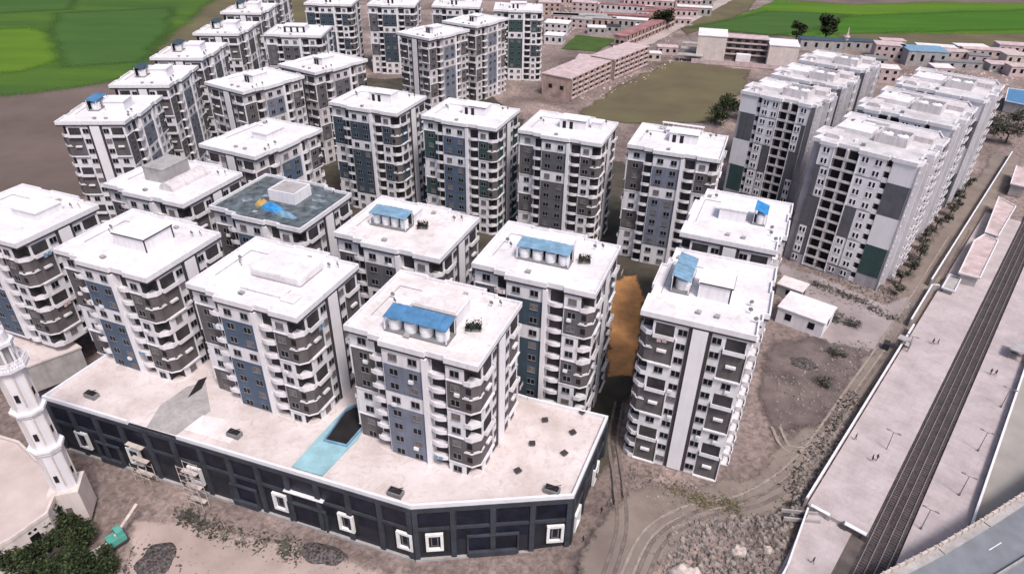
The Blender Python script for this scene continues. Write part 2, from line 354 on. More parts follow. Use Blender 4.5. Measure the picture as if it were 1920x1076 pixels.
def tyre_track(pts, zz, m, w=.13, gauge=.85):
    P = gp(pts, zz); sm = []
    for i in range(len(P) - 1):
        for k in range(8):
            t = k / 8; p0, p1, p2, p3 = P[max(0, i - 1)], P[i], P[i + 1], P[min(len(P) - 1, i + 2)]
            sm.append(tuple(.5 * (2 * p1[q] + (p2[q] - p0[q]) * t + (2 * p0[q] - 5 * p1[q] + 4 * p2[q] - p3[q]) * t * t + (3 * p1[q] - p0[q] - 3 * p2[q] + p3[q]) * t ** 3) for q in (0, 1)))
    for sd in (-gauge, gauge):
        L_, R_ = [], []
        for i in range(len(sm) - 1):
            a, b = sm[i], sm[i + 1]; d = math.dist(a, b) or 1; nx, ny = -(b[1] - a[1]) / d, (b[0] - a[0]) / d
            ww = w * (1 + .5 * noise.noise(Vector((a[0] * .4, a[1] * .4, sd))))
            L_.append((a[0] + nx * (sd + ww), a[1] + ny * (sd + ww))); R_.append((a[0] + nx * (sd - ww), a[1] + ny * (sd - ww)))
        sheet('tyre_track', L_ + R_[::-1], m, zz + .004 * (sd > 0), soft=.45)
tm = mat('rutted_dust', (.31, .26, .23), var=.15, scale=.6, bump=.4); td = mat('damp_rut', (.19, .155, .14), var=.2, scale=.6, bump=.4)
tyre_track([(1170, 1090), (1215, 1000), (1290, 955), (1400, 930), (1500, 860), (1600, 725), (1700, 580), (1800, 420)], .045, tm)
tyre_track([(1200, 1090), (1240, 1010), (1320, 962), (1430, 935), (1520, 868), (1620, 730), (1720, 590), (1830, 400)], .055, td)
tyre_track([(1140, 1080), (1165, 990), (1160, 900), (1150, 820), (1165, 740)], .05, td)
tyre_track([(1455, 800), (1480, 840), (1540, 830), (1600, 740)], .06, tm)
# ------------------------------------------------------------------ facade parts (canonical: s = +x, outward = -y)
FH = 3.0
def t_window(w=1.5, h=1.25):
    m = MB(); f = .06
    m.box(-w / 2, w / 2, -.03, .25, -h / 2, h / 2, 1)                         # glass body
    m.box(-w / 2 - f, -w / 2, -.07, .1, -h / 2 - f, h / 2 + f, 0); m.box(w / 2, w / 2 + f, -.07, .1, -h / 2 - f, h / 2 + f, 0)
    m.box(-w / 2, w / 2, -.07, .1, h / 2, h / 2 + f, 0); m.box(-w / 2 - .1, w / 2 + .1, -.16, .1, -h / 2 - f - .05, -h / 2, 0)
    m.box(-.08, .08, -.06, .1, -h / 2, h / 2, 0)
    return m
def t_balcony(w, d, style=0, bow=.45):
    """slab, parapet, dark door; origin at middle of the slab, at wall plane, floor level"""
    m = MB(); h = .62
    m.box(-w / 2, w / 2, -d, 0, -.22, 0, 0)
    if style == 0:    # bowed front
        n = 6; pts = []
        for i in range(n + 1):
            t = i / n; pts.append((-w / 2 + w * t, -d - bow * math.sin(math.pi * t)))
        for i in range(n):
            a, b = pts[i], pts[i + 1]
            m.quad([(a[0], a[1], -.22), (b[0], b[1], -.22), (b[0], b[1], h), (a[0], a[1], h)], 0)
            m.quad([(b[0], b[1] + .12, -.0), (a[0], a[1] + .12, 0), (a[0], a[1] + .12, h), (b[0], b[1] + .12, h)], 0)
            m.quad([(a[0], a[1], h), (b[0], b[1], h), (b[0], b[1] + .12, h), (a[0], a[1] + .12, h)], 0)
            m.quad([(a[0], a[1], -.22), (a[0], -d + .1, -.22), (b[0], -d + .1, -.22), (b[0], b[1], -.22)], 0)
            m.quad([(a[0], a[1], 0), (b[0], b[1], 0), (b[0], -d + .1, 0), (a[0], -d + .1, 0)], 0)
    else:
        m.box(-w / 2, w / 2, -d, -d + .12, 0, h, 0); m.box(-w / 2, -w / 2 + .12, -d + .12, 0, 0, h, 0); m.box(w / 2 - .12, w / 2, -d + .12, 0, 0, h, 0)
    m.box(-w * .44, w * .44, -.04, .2, .03, 2.5, 1)
    return m
def t_corner():
    """chamfered corner balcony; origin at the outer corner of the building body, body lies to -x,+y"""
    m = MB(); P = [(-2.2, 2.0), (-2.2, -.25), (-1.0, -.25), (.25, 1.0), (.25, 2.0)]
    m.prism(P, -.25, 0, 0)
    for i in range(1, 4):
        a, b = P[i], P[i + 1]; ang = math.atan2(b[1] - a[1], b[0] - a[0]); L = math.dist(a, b)
        m.obox(((a[0] + b[0]) / 2 - .06 * math.sin(ang), (a[1] + b[1]) / 2 + .06 * math.cos(ang)), ang, L / 2, .06, 0, .7, 0)
    m.box(-2.15, -.2, 1.96, 2.2, .03, 2.5, 1).box(-2.24, -2.0, .1, 1.96, .03, 2.5, 1)
    return m
CP = [(-2.25, 2.2), (-2.25, -.05), (-1.1, -.05), (.05, 1.1), (.05, 2.2)]
def t_dark_corner():
    """two storeys of dark chamfered corner with a thin white rail halfway"""
    m = MB(); m.prism(CP, .1, 5.9, 1); C2 = offset(CP[::1] if area(CP) > 0 else CP[::-1], .14)
    m.prism(C2, -.16, .1, 0); m.prism(C2, 5.9, 6.1, 0); C3 = offset(CP if area(CP) > 0 else CP[::-1], .22)
    m.prism(C3, 2.98, 3.1, 0)
    P = C3
    for i in range(len(P)):
        a, b = P[i], P[(i + 1) % len(P)]
        if (a[1] + b[1]) / 2 > 1.75 or (a[0] + b[0]) / 2 < -2.3: continue
        ang = math.atan2(b[1] - a[1], b[0] - a[0]); L = math.dist(a, b)
        m.obox(((a[0] + b[0]) / 2 - .05 * math.sin(ang), (a[1] + b[1]) / 2 + .05 * math.cos(ang)), ang, L * .3, .05, 3.1, 3.5, 0)
    m.box(-1.9, -1.0, -.1, 0, .9, 2.1, 2).box(-1.9, -1.0, -.1, 0, 4.0, 5.2, 2)
    return m
def t_loggia(w):
    """curved white balcony front seen on the end walls with its deep shadow line"""
    m = t_balcony(w, .7, 1)
    return m
def t_ledge(w): return MB().box(-w / 2, w / 2, -.5, .1, 0, .42, 0)

TPL = {}
def tpl(name, builder, mats):
    if name not in TPL:
        mb = builder(); TPL[name] = (mb, mb.mesh(name.split(':')[0], mats), mats)
    return TPL[name]

def make_block(W, D, NF, base, outline, faces, roof_outline, H, copies_mats, podium=False):
    """returns (root, parts): a tower standing on local z=0 (its own foot)"""
    root = empty('apartment_tower')
    parts = []
    top = H - 1.5
    wall = MB().prism(outline, -.6, top + .07); parts.append(wall.build('wall', M['white'], root))
    rs = MB().prism(offset(roof_outline, -.02), H - 1.05, H - .6); parts.append(rs.build('roof', M['roof'], root))
    par = MB().ring(roof_outline, .28, H - 1.0, H); parts.append(par.build('parapet', M['white'], root))
    tr = MB().prism(offset(roof_outline, -.06), H - 1.42, H - 1.052); parts.append(tr.build('eaves_trim', M['trim'], root))
    hid = {}
    for fi, (kind, L, spec) in enumerate(faces):
        rz = fi * math.pi / 2; c, s_ = math.cos(rz), math.sin(rz)
        ox, oy = [(-W / 2, -D / 2), (W / 2, -D / 2), (W / 2, D / 2), (-W / 2, D / 2)][fi]
        def P(s, n, z, ox=ox, oy=oy, c=c, s_=s_): return (ox + s * c + n * s_, oy + s * s_ - n * c, z)
        for e in spec:
            if e[0] == 'T':                                       # template: (T, part name, tpl, s, n, z)
                _, pn, tp, s, n, z = e; mb, me, mats = TPL[tp]
                if fi in (0, 1) or (fi == 3 and podium == 'left'):
                    parts.append(link(me, pn, root, P(s, n, z), rz))
                else:
                    h = hid.setdefault(pn, (MB(), mats)); X, Y, Z = P(s, n, z)
                    h[0].add(mb, lambda x, y, zz, X=X, Y=Y, Z=Z, c=c, s_=s_: (X + x * c - y * s_, Y + x * s_ + y * c, Z + zz))
            else:                                                 # box: (B, part name, material, s0, s1, n0, n1, z0, z1)
                _, pn, mm, s0, s1, n0, n1, z0, z1 = e
                b = MB().box(s0, s1, -n1, -n0, z0, z1)
                parts.append(b.build(pn, M[mm], root, P(0, 0, 0), rz))
    for pn, (mb, mats) in hid.items():
        o = mb.build(pn, mats, root); o['kind'] = 'stuff'; parts.append(o)
    return root, parts

def blue_face(NF, top, L=24.0):
    S = []; W_ = 'window:a'; 
    z0 = top - NF * FH
    def zf(k): return top - (k + 1) * FH                           # floor level of the k-th storey from the top
    S.append(('B', 'pilaster', 'smooth', 14.55, 15.4, -1.3, .42, z0 + .0, top + .05))
    def panel(name, m, s0, s1, n, ks, ke, fr=True):
        a, b = zf(ke) + .1, zf(ks) + FH - (.7 if ks == 0 else .1)
        S.append(('B', name, m, s0, s1, n - .2, n + .05, a, b))
        if fr:
            S.append(('B', 'panel_frame', 'white', s0 - .18, s1 + .18, n - .1, n + .16, a - .22, a)); S.append(('B', 'panel_frame', 'white', s0 - .18, s1 + .18, n - .1, n + .16, b, b + .2))
    # blue bay
    for a, b in ((1, 2), (4, min(8, NF - 1))):
        if a < NF: panel('blue_panel', 'blue', 7.35, 14.5, 0, a, b, False)
    for a, b in ((1, 2), (5, 6)):
        if a < NF and b >= a: panel('brown_panel', 'brown', 18.75, 21.75, 0, a, b)
    for a, b in ((1, 3), (6, 7)):
        if b < NF: panel('side_panel', 'brown', .1, 4.5, -1.8, a, b)
    for k in range(NF):
        z = zf(k)
        S.append(('T', 'window', 'window:a', 9.2, .06, z + 1.55)); S.append(('T', 'window', 'window:a', 12.8, .06, z + 1.55))
        S.append(('T', 'window', 'window:a', 20.2, .06, z + 1.55)); S.append(('T', 'window', 'window:a', 2.4, -1.74, z + 1.55))
        S.append(('T', 'balcony', 'balcony:mid', 16.9, -1.2, z)); S.append(('T', 'balcony', 'balcony:left', 5.8, -1.8, z))
        if k not in (1, 2, 5, 6): S.append(('T', 'corner_balcony', 'balcony:corner', L, 0, z))
        if k in (2, 6): S.append(('T', 'dark_corner', 'corner:dark', L, 0, z))
    return S
def end_face(NF, top, L=20.0):
    S = []; z0 = top - NF * FH
    def zf(k): return top - (k + 1) * FH
    S.append(('B', 'pilaster', 'smooth', 8.7, 11.3, -.1, .34, z0, top + .05))
    for s0 in (8.05, 11.3): S.append(('B', 'groove', 'trim', s0, s0 + .65, -.1, .14, z0, top + .05))
    for s0, s1 in ((2.1, 6.1), (13.9, 18.0)):
        for a, b in ((1, 2), (5, 6), (9, 10)):
            if b < NF:
                S.append(('B', 'brown_panel', 'brown', s0, s1, -.1, .05, zf(b) + .1, zf(a) + FH - .1))
                S.append(('B', 'panel_frame', 'white', s0 - .15, s1 + .15, -.1, .5, zf(b) - .15, zf(b) + .1))
                S.append(('B', 'panel_frame', 'white', s1, s1 + .2, -.1, .3, zf(b) + .1, zf(a) + FH - .1))
                S.append(('T', 'ledge', 'ledge:a', (s0 + s1) / 2, .05, zf(b) + FH - .2))
        for k in (0, 4, 8):
            if k < NF: S.append(('T', 'balcony', 'balcony:end', (s0 + s1) / 2, 0, zf(k)))
        for k in (3, 7):
            if k < NF: S.append(('T', 'window', 'window:a', (s0 + s1) / 2, 0, zf(k) + 1.5))
    for k in range(NF):
        for s in (7.15, 12.85): S.append(('T', 'window', 'window:a', s, 0, zf(k) + 1.55))
    return S
tpl('window:a', lambda: t_window(1.45, 1.2), [M['frame'], M['glass']])
tpl('window:small', lambda: t_window(1.5, 1.4).box(-.2, .2, -.08, .1, -.7, .7, 0), [M['white'], M['glass']])
tpl('balcony:mid', lambda: t_balcony(2.9, 1.2, 0), [M['white'], M['recess']])
tpl('balcony:left', lambda: t_balcony(2.3, 1.6, 0, .2), [M['white'], M['recess']])
tpl('balcony:end', lambda: t_balcony(3.7, .8, 1), [M['white'], M['recess']])
tpl('balcony:corner', t_corner, [M['white'], M['recess']])
tpl('corner:dark', t_dark_corner, [M['white'], M['brown'], M['dark']])
tpl('ledge:a', lambda: t_ledge(1.7), [M['white']])

def poly_for(order, W, D, roofp=False):
    """outline from the four face polylines, counter-clockwise"""
    blue = [(0, -1.8), (7.2, -1.8), (7.2, 0), (14.6, 0), (14.6, -1.2), (18.6, -1.2), (18.6, 0), (21.8, 0), (21.8, -2.0)]
    end = [(2.0, -2.2), (2.0, 0)]
    if roofp:
        blue = [(0, -1.1), (4.4, -1.1), (4.4, -.6), (6.9, -.6), (6.9, .4), (15.2, .4), (15.2, -.05), (18.5, -.05), (18.5, .4), (24.4, .4)]
        end = [(20.2, .4)] if False else []
    out = []
    for fi, k in enumerate(order):
        rz = fi * math.pi / 2; c, s_ = math.cos(rz), math.sin(rz)
        ox, oy = [(-W / 2, -D / 2), (W / 2, -D / 2), (W / 2, D / 2), (-W / 2, D / 2)][fi]
        pl = blue if k == 'b' else end
        if roofp and k == 'b': pl = [(-.4, -1.1)] + blue[1:] if True else blue
        for s, n in pl: out.append((ox + s * c + n * s_, oy + s * s_ - n * c))
    return out

def make_tower(kind, NF, H):
    """kind P: panelled front towards the viewer; kind Q: end wall towards the viewer"""
    Wb, De = 24.0, 20.0; top = H - 1.5
    B = ('b', Wb, blue_face(NF, top)); E = ('e', De, end_face(NF, top))
    if kind == 'P': W, D, order, faces = Wb, De, 'bebe', [B, E, B, E]
    else: W, D, order, faces = De, Wb, 'ebeb', [E, B, E, B]
    return make_block(W, D, NF, 0, poly_for(order, W, D), faces, poly_for(order, W, D, True), H, None, 'left')

def roof_bits(root, parts, W, D, H, z):
    rnd = random.Random(int(W) + 3)
    for i in range(4):
        x = rnd.choice((-1, 1)) * rnd.uniform(W * .30, W * .42); y = rnd.uniform(-D * .38, D * .38)
        m = MB().cyl((0, 0), .04, 0, .9, 6); k = len(m.v)
        m.v += [(.42 * math.cos(a * math.pi / 4), -.12 - .1 * (a % 2), 1.0 + .42 * math.sin(a * math.pi / 4)) for a in range(8)]; m.f.append(tuple(range(k, k + 8))); m.m.append(0)
        parts.append(m.build('satellite_dish', M['steel'], root, (x, y, H - .6), rnd.uniform(-.8, .8)))
    for i in range(3):
        x = rnd.uniform(-W * .4, W * .4); y = -D * .36 if i else D * .38
        parts.append(MB().box(-.35, .35, -.35, .35, 0, .45).box(-.45, .45, -.45, .45, .45, .52).build('vent_cap', M['concrete'], root, (x, y, H - .6)))
    parts.append(MB().bar((-W * .42, -D * .2, .08), (-W * .42, D * .3, .08), .05).bar((-W * .42, D * .3, .08), (-W * .1, D * .3, .08), .05).build('roof_pipe', M['steel'], root, (0, 0, H - .6)))
def facade_bits(root, parts, seed, extra=True):
    rnd = random.Random(seed)
    for p in parts:
        if p.name.split('.')[0] == 'window' and p.parent == root and p.get('kind') is None:
            u = rnd.random()
            if u < .16: recolor(p, 1, M['curtain'])
            elif extra and u < .27:
                q = link(TPL['ac:a'][1], 'air_conditioner', root, p.location + Vector((0, 0, -1.02)), p.rotation_euler.z)
                d = Vector((math.cos(p.rotation_euler.z), math.sin(p.rotation_euler.z), 0)) * rnd.choice((-.4, .4)); q.location = q.location + d
        elif extra and p.name.split('.')[0] == 'balcony' and p.get('kind') is None and rnd.random() < .16:
            me = TPL['cloth:' + rnd.choice('abc')][1]; link(me, 'laundry', root, p.location, p.rotation_euler.z)
tpl('ac:a', lambda: MB().box(-.42, .42, -.42, 0, -.3, .3), [M['tank']])
for k_, c_ in (('a', 'curtain'), ('b', 'canopy2'), ('c', 'pink')): tpl('cloth:' + k_, lambda: MB().box(-.9, -.2, -1.76, -1.72, -.25, .66).box(.0, .75, -1.76, -1.72, -.1, .66), [M[c_]])
PROTO = {}
def copy_thing(root, parts):
    r = root.copy(); COL.objects.link(r); out = []
    mp = {root: r}
    for p in parts:
        q = p.copy(); COL.objects.link(q); q.parent = mp.get(p.parent, r); mp[p] = q; out.append(q)
    return r, out
TOWERS = {}
def tower(key, kind, NF, xy, yaw, z, label, panel=None, brown=None, side=None, white=None, roofm=None):
    H = NF * FH + 1.5; pk = (kind, NF)
    if pk not in PROTO:
        PROTO[pk] = make_tower(kind, NF, H); r, parts = PROTO[pk]; first = True; roof_bits(r, parts, *((24, 20) if kind == 'P' else (20, 24)), H, z)
    else: r, parts = copy_thing(*PROTO[pk]); first = False
    r.location = (xy[0], xy[1], z); r.rotation_euler = (0, 0, -R(yaw))
    tag(r, label, 'apartment building', 'white apartment towers with coloured panels')
    for p in parts:
        nm = p.name.split('.')[0]
        if first and p.data.users > 0: pass
        if nm == 'blue_panel': recolor(p, 0, M[panel or 'blue'])
        elif nm == 'brown_panel': recolor(p, 0, M[brown or 'brown'])
        elif nm == 'side_panel': recolor(p, 0, M[side or brown or 'brown'])
        elif nm == 'roof' and roofm: recolor(p, 0, M[roofm])
        elif nm == 'roof': recolor(p, 0, M['roof'])
        elif nm == 'wall': recolor(p, 0, M[white or 'white'])
    facade_bits(r, parts, sum(ord(c) for c in key) * 7, key[0] in 'ABC')
    TOWERS[key] = (r, kind, H + z, R(yaw), xy)
    return r

def loc1(b, a, w=24.7, d=20.8, yaw=20.6):            # centre from front-left corner in the street grid
    return g2(b + w / 2, a + d / 2, R(yaw))
# front row on the podium
PZ = 9.0
tower('A0', 'P', 8, loc1(-156.0, 73.6), 20.6, PZ, 'tower cut by the left edge of the photo, front row on the podium', 'blue')
tower('A1', 'P', 8, loc1(-123.0, 73.6), 20.6, PZ, 'front-row podium tower with blue-grey panels and a big square stair house on its roof', 'blue')
tower('A2', 'P', 8, loc1(-90.6, 73.6), 20.6, PZ, 'front-row podium tower with blue panels and low white mounds on a melted-looking roof', 'blue')
tower('A3', 'P', 8, loc1(-57.6, 73.4), 20.6, PZ, 'nearest tower in the middle, grey panels, bright blue canopy over tanks on its roof', 'greyblue', roofm='roofdirty')
# second row
tower('B1', 'P', 11, loc1(-139.5, 100.0), 20.6, 0, 'second-row tower whose roof carries a tall grey block beside a long rounded one', 'blue')
tower('B2', 'P', 11, loc1(-109.2, 100.3), 20.6, 0, 'second-row tower with a wet dark teal roof, open white box and blue tarpaulin', 'blue', roofm='tar')
tower('B3', 'P', 11, loc1(-77.4, 100.3), 20.6, 0, 'second-row tower with a faded blue tank canopy, directly behind the nearest tower', 'grey', roofm='roofdirty')
tower('B4', 'P', 11, loc1(-46.4, 99.9), 20.6, 0, 'second-row tower right of the nearest one, by the orange sand strip, blue tank canopy', 'slate', 'grey')
# the two end-on towers at right
tower('C1', 'Q', 11, (36.4, 104.2), 21.5, 0, 'free-standing white tower by the dirt road, plain end wall with a central pilaster facing us', 'blue', 'brown')
tower('C2', 'Q', 11, (49.0, 133.0), 22.5, 0, 'white tower right behind the free-standing one, vivid blue sheet on the roof', 'grey')
# third row
tower('D1', 'P', 11, loc1(-127.3, 172.6), 20.6, 0, 'third-row tower with slate panels, leftmost of the row of four tall ones', 'slate', 'slate')
tower('D2', 'P', 11, loc1(-95.3, 172.6), 20.6, 0, 'third-row tower with dark blue panels, second from left of four', 'blue', 'green')
tower('D3', 'P', 11, loc1(-64.6, 172.8), 20.6, 0, 'third-row tower with plain grey panels and a pinkish cast, third from left of four', 'grey', 'brown')
tower('D4', 'P', 11, loc1(-33.4, 174.0), 20.6, 0, 'third-row tower nearest the scrub school yard, grey panels, pergola on the roof edge', 'greyblue', 'brown')
# left column and behind
tower('E', 'Q', 11, (-68.6, 177.0), 25, 0, 'pinkish white tower with steel blue side panels behind the tower with the wet roof', 'blue', white='white2')
tower('F1', 'Q', 11, (-120.4, 198.2), -4, 0, 'tower beside the ploughed field, nearest of the left-hand column', 'greyblue')
tower('F2', 'Q', 11, (-123.5, 234.0), -4, 0, 'second tower up the left-hand column beside the fields, blue canopy on roof', 'greyblue')
tower('F3', 'Q', 11, (-126.0, 269.0), -3, 0, 'third tower up the left-hand column by the green field, blue canopy', 'grey')
tower('F4', 'Q', 11, (-126.5, 309.5), -2, 0, 'fourth tower up the left-hand column with a round-shouldered roof', 'grey')
tower('F5', 'Q', 11, (-131.5, 354.0), -2, 0, 'fifth tower up the left-hand column near the top edge', 'grey')
tower('F6', 'Q', 11, (-137.0, 396.0), -2, 0, 'last tower of the left-hand column, half cut by the top edge', 'grey')
tower('G1', 'Q', 11, (-88.5, 231.5), 32, 0, 'turned tower with lilac-grey side panels behind the pinkish tower', 'greyblue', white='white2')
tower('G2', 'Q', 11, (-71.2, 255.5), 33, 0, 'turned tower with a dirty roof patch, behind the lilac-grey one', 'grey', white='white2')
tower('I', 'P', 11, (-94.6, 307.2), 0, 0, 'square-on tower with three small arches on its roof house, left of centre far back', 'grey', 'grey')
tower('H1', 'P', 11, (-96.4, 377.3), 1, 0, 'leftmost of the far back row of towers cut by the top edge', 'slate', 'slate')
tower('H2', 'P', 11, (-64.2, 377.3), 1, 0, 'second of the far back row of towers, dark panels, top edge', 'slate', 'grey')
tower('H3', 'P', 11, (-31.2, 377.3), 1, 0, 'third of the far back row, mostly hidden by two turned towers', 'slate', 'grey')
tower('H4', 'Q', 11, (-36.6, 310.5), 36, 0, 'turned tower with a pink pilaster in front of the far back row', 'greyblue', white='white2')
tower('H5', 'Q', 11, (-19.4, 336.5), 31, 0, 'turned tower with pale ribbed side, behind the one with the pink pilaster', 'greyblue', white='white2')
tower('H6', 'P', 11, (0.6, 370.2), 1, 0, 'far tower with dark green panels at the right end of the back row', 'green', 'slate')

# ------------------------------------------------------------------ roof furniture
def local(key, x, y):                                  # tower-local offset (x right, y away) to world
    r, kind, H, yaw, xy = TOWERS[key]; c, s = math.cos(-yaw), math.sin(-yaw)
    return (xy[0] + x * c - y * s, xy[1] + x * s + y * c)
def stair_house(key, x, y, w, d, h, style='door', m='white'):
    r, kind, H, yaw, xy = TOWERS[key]; zb = H - r.location.z - .6
    o = MB().box(-w / 2, w / 2, -d / 2, d / 2, 0, h).box(-w / 2 - .2, w / 2 + .2, -d / 2 - .2, d / 2 + .2, h, h + .25).build('stair_house', M[m], r, (x, y, zb))
    if style == 'door':
        for dx in (-w * .32, -w * .05): MB().box(dx - .5, dx + .5, -d / 2 - .05, -d / 2 + .2, .0, 2.1).build('door', M['dark'], o)
        MB().box(-w / 2 + w * .3, w / 2 + .22, -d / 2 - .24, -d / 2 - .2, h - .12, h + .05).build('edge_trim', M['trim'], o)
    elif style == 'trim':
        t = MB()
        t.box(-w / 2, w / 2 + .26, -d / 2 - .26, -d / 2 - .2, h + .02, h + .27); t.box(w / 2 + .2, w / 2 + .26, -d / 2 - .2, d / 2, h + .02, h + .27)
        t.box(w / 2 - .25, w / 2 + .02, -d / 2 - .03, -d / 2 + .1, 0, h); t.box(w / 2 - .1, w / 2 + .03, d / 2 - .3, d / 2 + .02, 0, h)
        t.build('edge_trim', M['trim'], o)
    elif style == 'arch':
        for dx in (-w * .3, 0, w * .3): MB().box(dx - .9, dx + .9, -d / 2 - .05, -d / 2 + .2, .2, 2.0).build('opening', M['tank'], o)
        MB().box(-w / 2, w / 2, -d / 2 - .03, -d / 2, 0, 2.3).build('recess', M['dark'], o)
    elif style == 'well':
        MB().box(-w / 2 + .1, w / 2 - .1, -d / 2 - .1, d / 2 + .1, h + .26, h + .5).build('flat_roof', M['roofdirty'], o)
    return o
TANKN = [0]
def tank_rack(key, x, y, w, d, rz, label, cm='canopy', n=4, tl='', tilt=.5, h=2.9):
    """sheet canopy on posts over a row of white tanks"""
    r, kind, H, yaw, xy = TOWERS[key]; X, Y = local(key, x, y); zb = H - .6
    root = empty('tank_shelter', (X, Y, zb), -yaw + rz, label, 'tank shelter', 'blue tank shelters on the roofs')
    c = MB(); segs = 14
    for i in range(segs):                                # ribbed sheet, rises to the back
        x0 = -w / 2 + w * i / segs; x1 = x0 + w / segs; zc = .06 * (i % 2)
        c.box(x0, x1, -d / 2, d / 2, h + zc, h + .07 + zc)
    c.v = [(a, b, cc + (b + d / 2) / d * tilt - .12 * abs(a / (w / 2)) ** 2) for a, b, cc in c.v]
    c.build('canopy', M[cm], root)
    f = MB()
    f.box(-w / 2, w / 2, -d / 2, d / 2, 0, .3); f.build('plinth', M['steel'], root)
    for px in (-w / 2 + .15, w / 2 - .15):
        for py in (-d / 2 + .15, d / 2 - .15): MB().box(px - .09, px + .09, py - .09, py + .09, .3, h + (py + d / 2) / d * tilt - .12).build('post', M['white'], root)
    MB().box(-w / 2, w / 2, d / 2 - .12, d / 2 - .02, .3, h - .1).build('back_wall', M['trim'], root)
    rr = min(w / n * .40, d * .42)
    for i in range(n):
        TANKN[0] += 1
        lx = -w / 2 + w * (i + .5) / n; ca, sa = math.cos(-yaw + rz), math.sin(-yaw + rz)
        wx, wy = X + lx * ca - (-.25) * sa, Y + lx * sa + (-.25) * ca
        t = empty('water_tank', (wx, wy, zb + .3), -yaw, 'white round water tank %s in the %s' % (['far left', 'second from left', 'third from left', 'far right'][i] if n == 4 else ['left', 'right'][i], tl), 'water tank', 'white water tanks')
        if 'tankme' not in TPL:
            b = MB(); b.cyl((0, 0), 1, 0, .8, 18); b.cyl((0, 0), 1.04, .8, .95, 18); b.cyl((0, 0), 1, .95, 1.8, 18); b.cyl((0, 0), 1, 1.8, 2.15, 18, r2=.4)
            TPL['tankme'] = b.mesh('body', [M['tank']]); TPL['lidme'] = MB().cyl((0, 0), .3, 2.15, 2.27, 12).mesh('lid', [M['steel']])
        for me, nm in ((TPL['tankme'], 'body'), (TPL['lidme'], 'lid')):
            q = link(me, nm, t, (0, 0, 0)); q.scale = (rr, rr, 1.02)
    return root
tank_rack('A3', -.2, -5.2, 11.4, 3.6, 0, 'bright blue sheet canopy over four tanks on the nearest tower', 'canopy', 4, 'bright blue shelter on the nearest tower')
o = stair_house('A3', .8, .8, 8.2, 5.4, 2.6, 'well')
tank_rack('B4', -.2, -1.5, 10.6, 3.4, 0, 'blue sheet canopy over tanks, on the tower beside the orange sand', 'canopy2', 4, 'blue shelter beside the orange sand')
stair_house('B4', 1, 3.2, 6, 4, 2.2, 'door')
tank_rack('B3', -3.6, -.6, 8.6, 3.4, 0, 'faded blue canopy with a red-brown back edge on the tower behind the nearest one', 'canopy2', 4, 'faded shelter with the red-brown edge')
stair_house('B3', -2.5, 3.6, 6, 4, 2.0, 'plain')
stair_house('A1', .6, 1.0, 8.0, 7.0, 2.7, 'trim')
for x, y, w, d, h in ((1.5, 2.0, 11, 7.5, 2.1), (1.5, -4.4, 9, 3.0, .7), (7.5, -5.5, 3, 2.2, .6), (2, 6.8, 6, 1.4, .5)):
    r = TOWERS['A2'][0]; b = MB().box(-w / 2, w / 2, -d / 2, d / 2, 0, h).build('roof_mound', M['roof'], r, (x, y, 8 * FH + .9))
    bv = b.modifiers.new('b', 'BEVEL'); bv.width = min(.6, h * .45); bv.segments = 3
stair_house('A0', 3, 2, 7, 6, 1.6, 'plain')
r = TOWERS['B1'][0]
MB().box(-3.0, 3.0, -4, 4, 0, 3.3).box(-3.1, 3.1, -4.1, 4.1, 3.3, 3.5).build('roof_block', M['concrete'], r, (-3.2, 1.5, 33.9))
b = MB()
for i in range(8):
    a0, a1 = math.pi * i / 8, math.pi * (i + 1) / 8
    b.quad([(2.1 * math.cos(a0), -6, 1.9 * math.sin(a0)), (2.1 * math.cos(a1), -6, 1.9 * math.sin(a1)), (2.1 * math.cos(a1), 6, 1.9 * math.sin(a1)), (2.1 * math.cos(a0), 6, 1.9 * math.sin(a0))])
b.quad([(2.1 * math.cos(math.pi * i / 8), -6, 1.9 * math.sin(math.pi * i / 8)) for i in range(9)]); b.quad([(2.1 * math.cos(math.pi * i / 8), 6, 1.9 * math.sin(math.pi * i / 8)) for i in range(9)])
b.build('rounded_roof_block', M['white2'], r, (3.0, .5, 33.9))
# wet roof tower: open box, tarpaulin
r = TOWERS['B2'][0]
MB().ring([(-3.5, -3), (3.5, -3), (3.5, 3), (-3.5, 3)], .3, 0, 2.6).build('roof_box', M['white'], r, (.5, 2.5, 33.9))
MB().box(-3.1, 3.1, -2.6, 2.6, 2.2, 2.35).build('box_cover', M['concrete'], r, (.5, 2.5, 33.9))
for i, (x, y, w, d) in enumerate(((7.5, 3.5, 3.2, 1.6), (8.2, .2, 2.2, 1.2), (6.2, 5.8, 2.6, 1.0), (-7.5, -2.5, 3.0, 1.8), (-5.2, 1.0, 1.8, 1.2))):
    q = MB(); n_ = 14
    q.prism([(w / 2 * (1 + .9 * noise.noise(Vector((math.cos(a_) * 1.8 + i, math.sin(a_) * 1.8, i + .5)))) * math.cos(a_), d / 2 * (1 + .35 * noise.noise(Vector((math.cos(a_) + i, math.sin(a_), i + 9)))) * math.sin(a_)) for a_ in [2 * math.pi * k / n_ for k in range(n_)]], 0, .012)
    q.build('pale_patch', M['puddle'], r, (x, y, 33.9 + .003 * i))
X, Y = local('B2', .5, -3.8)
tp = empty('tarpaulin', (X, Y, 33.92), -YAW1 - .15, 'bright blue and ochre tarpaulin heaped on the wet dark roof', 'tarpaulin')
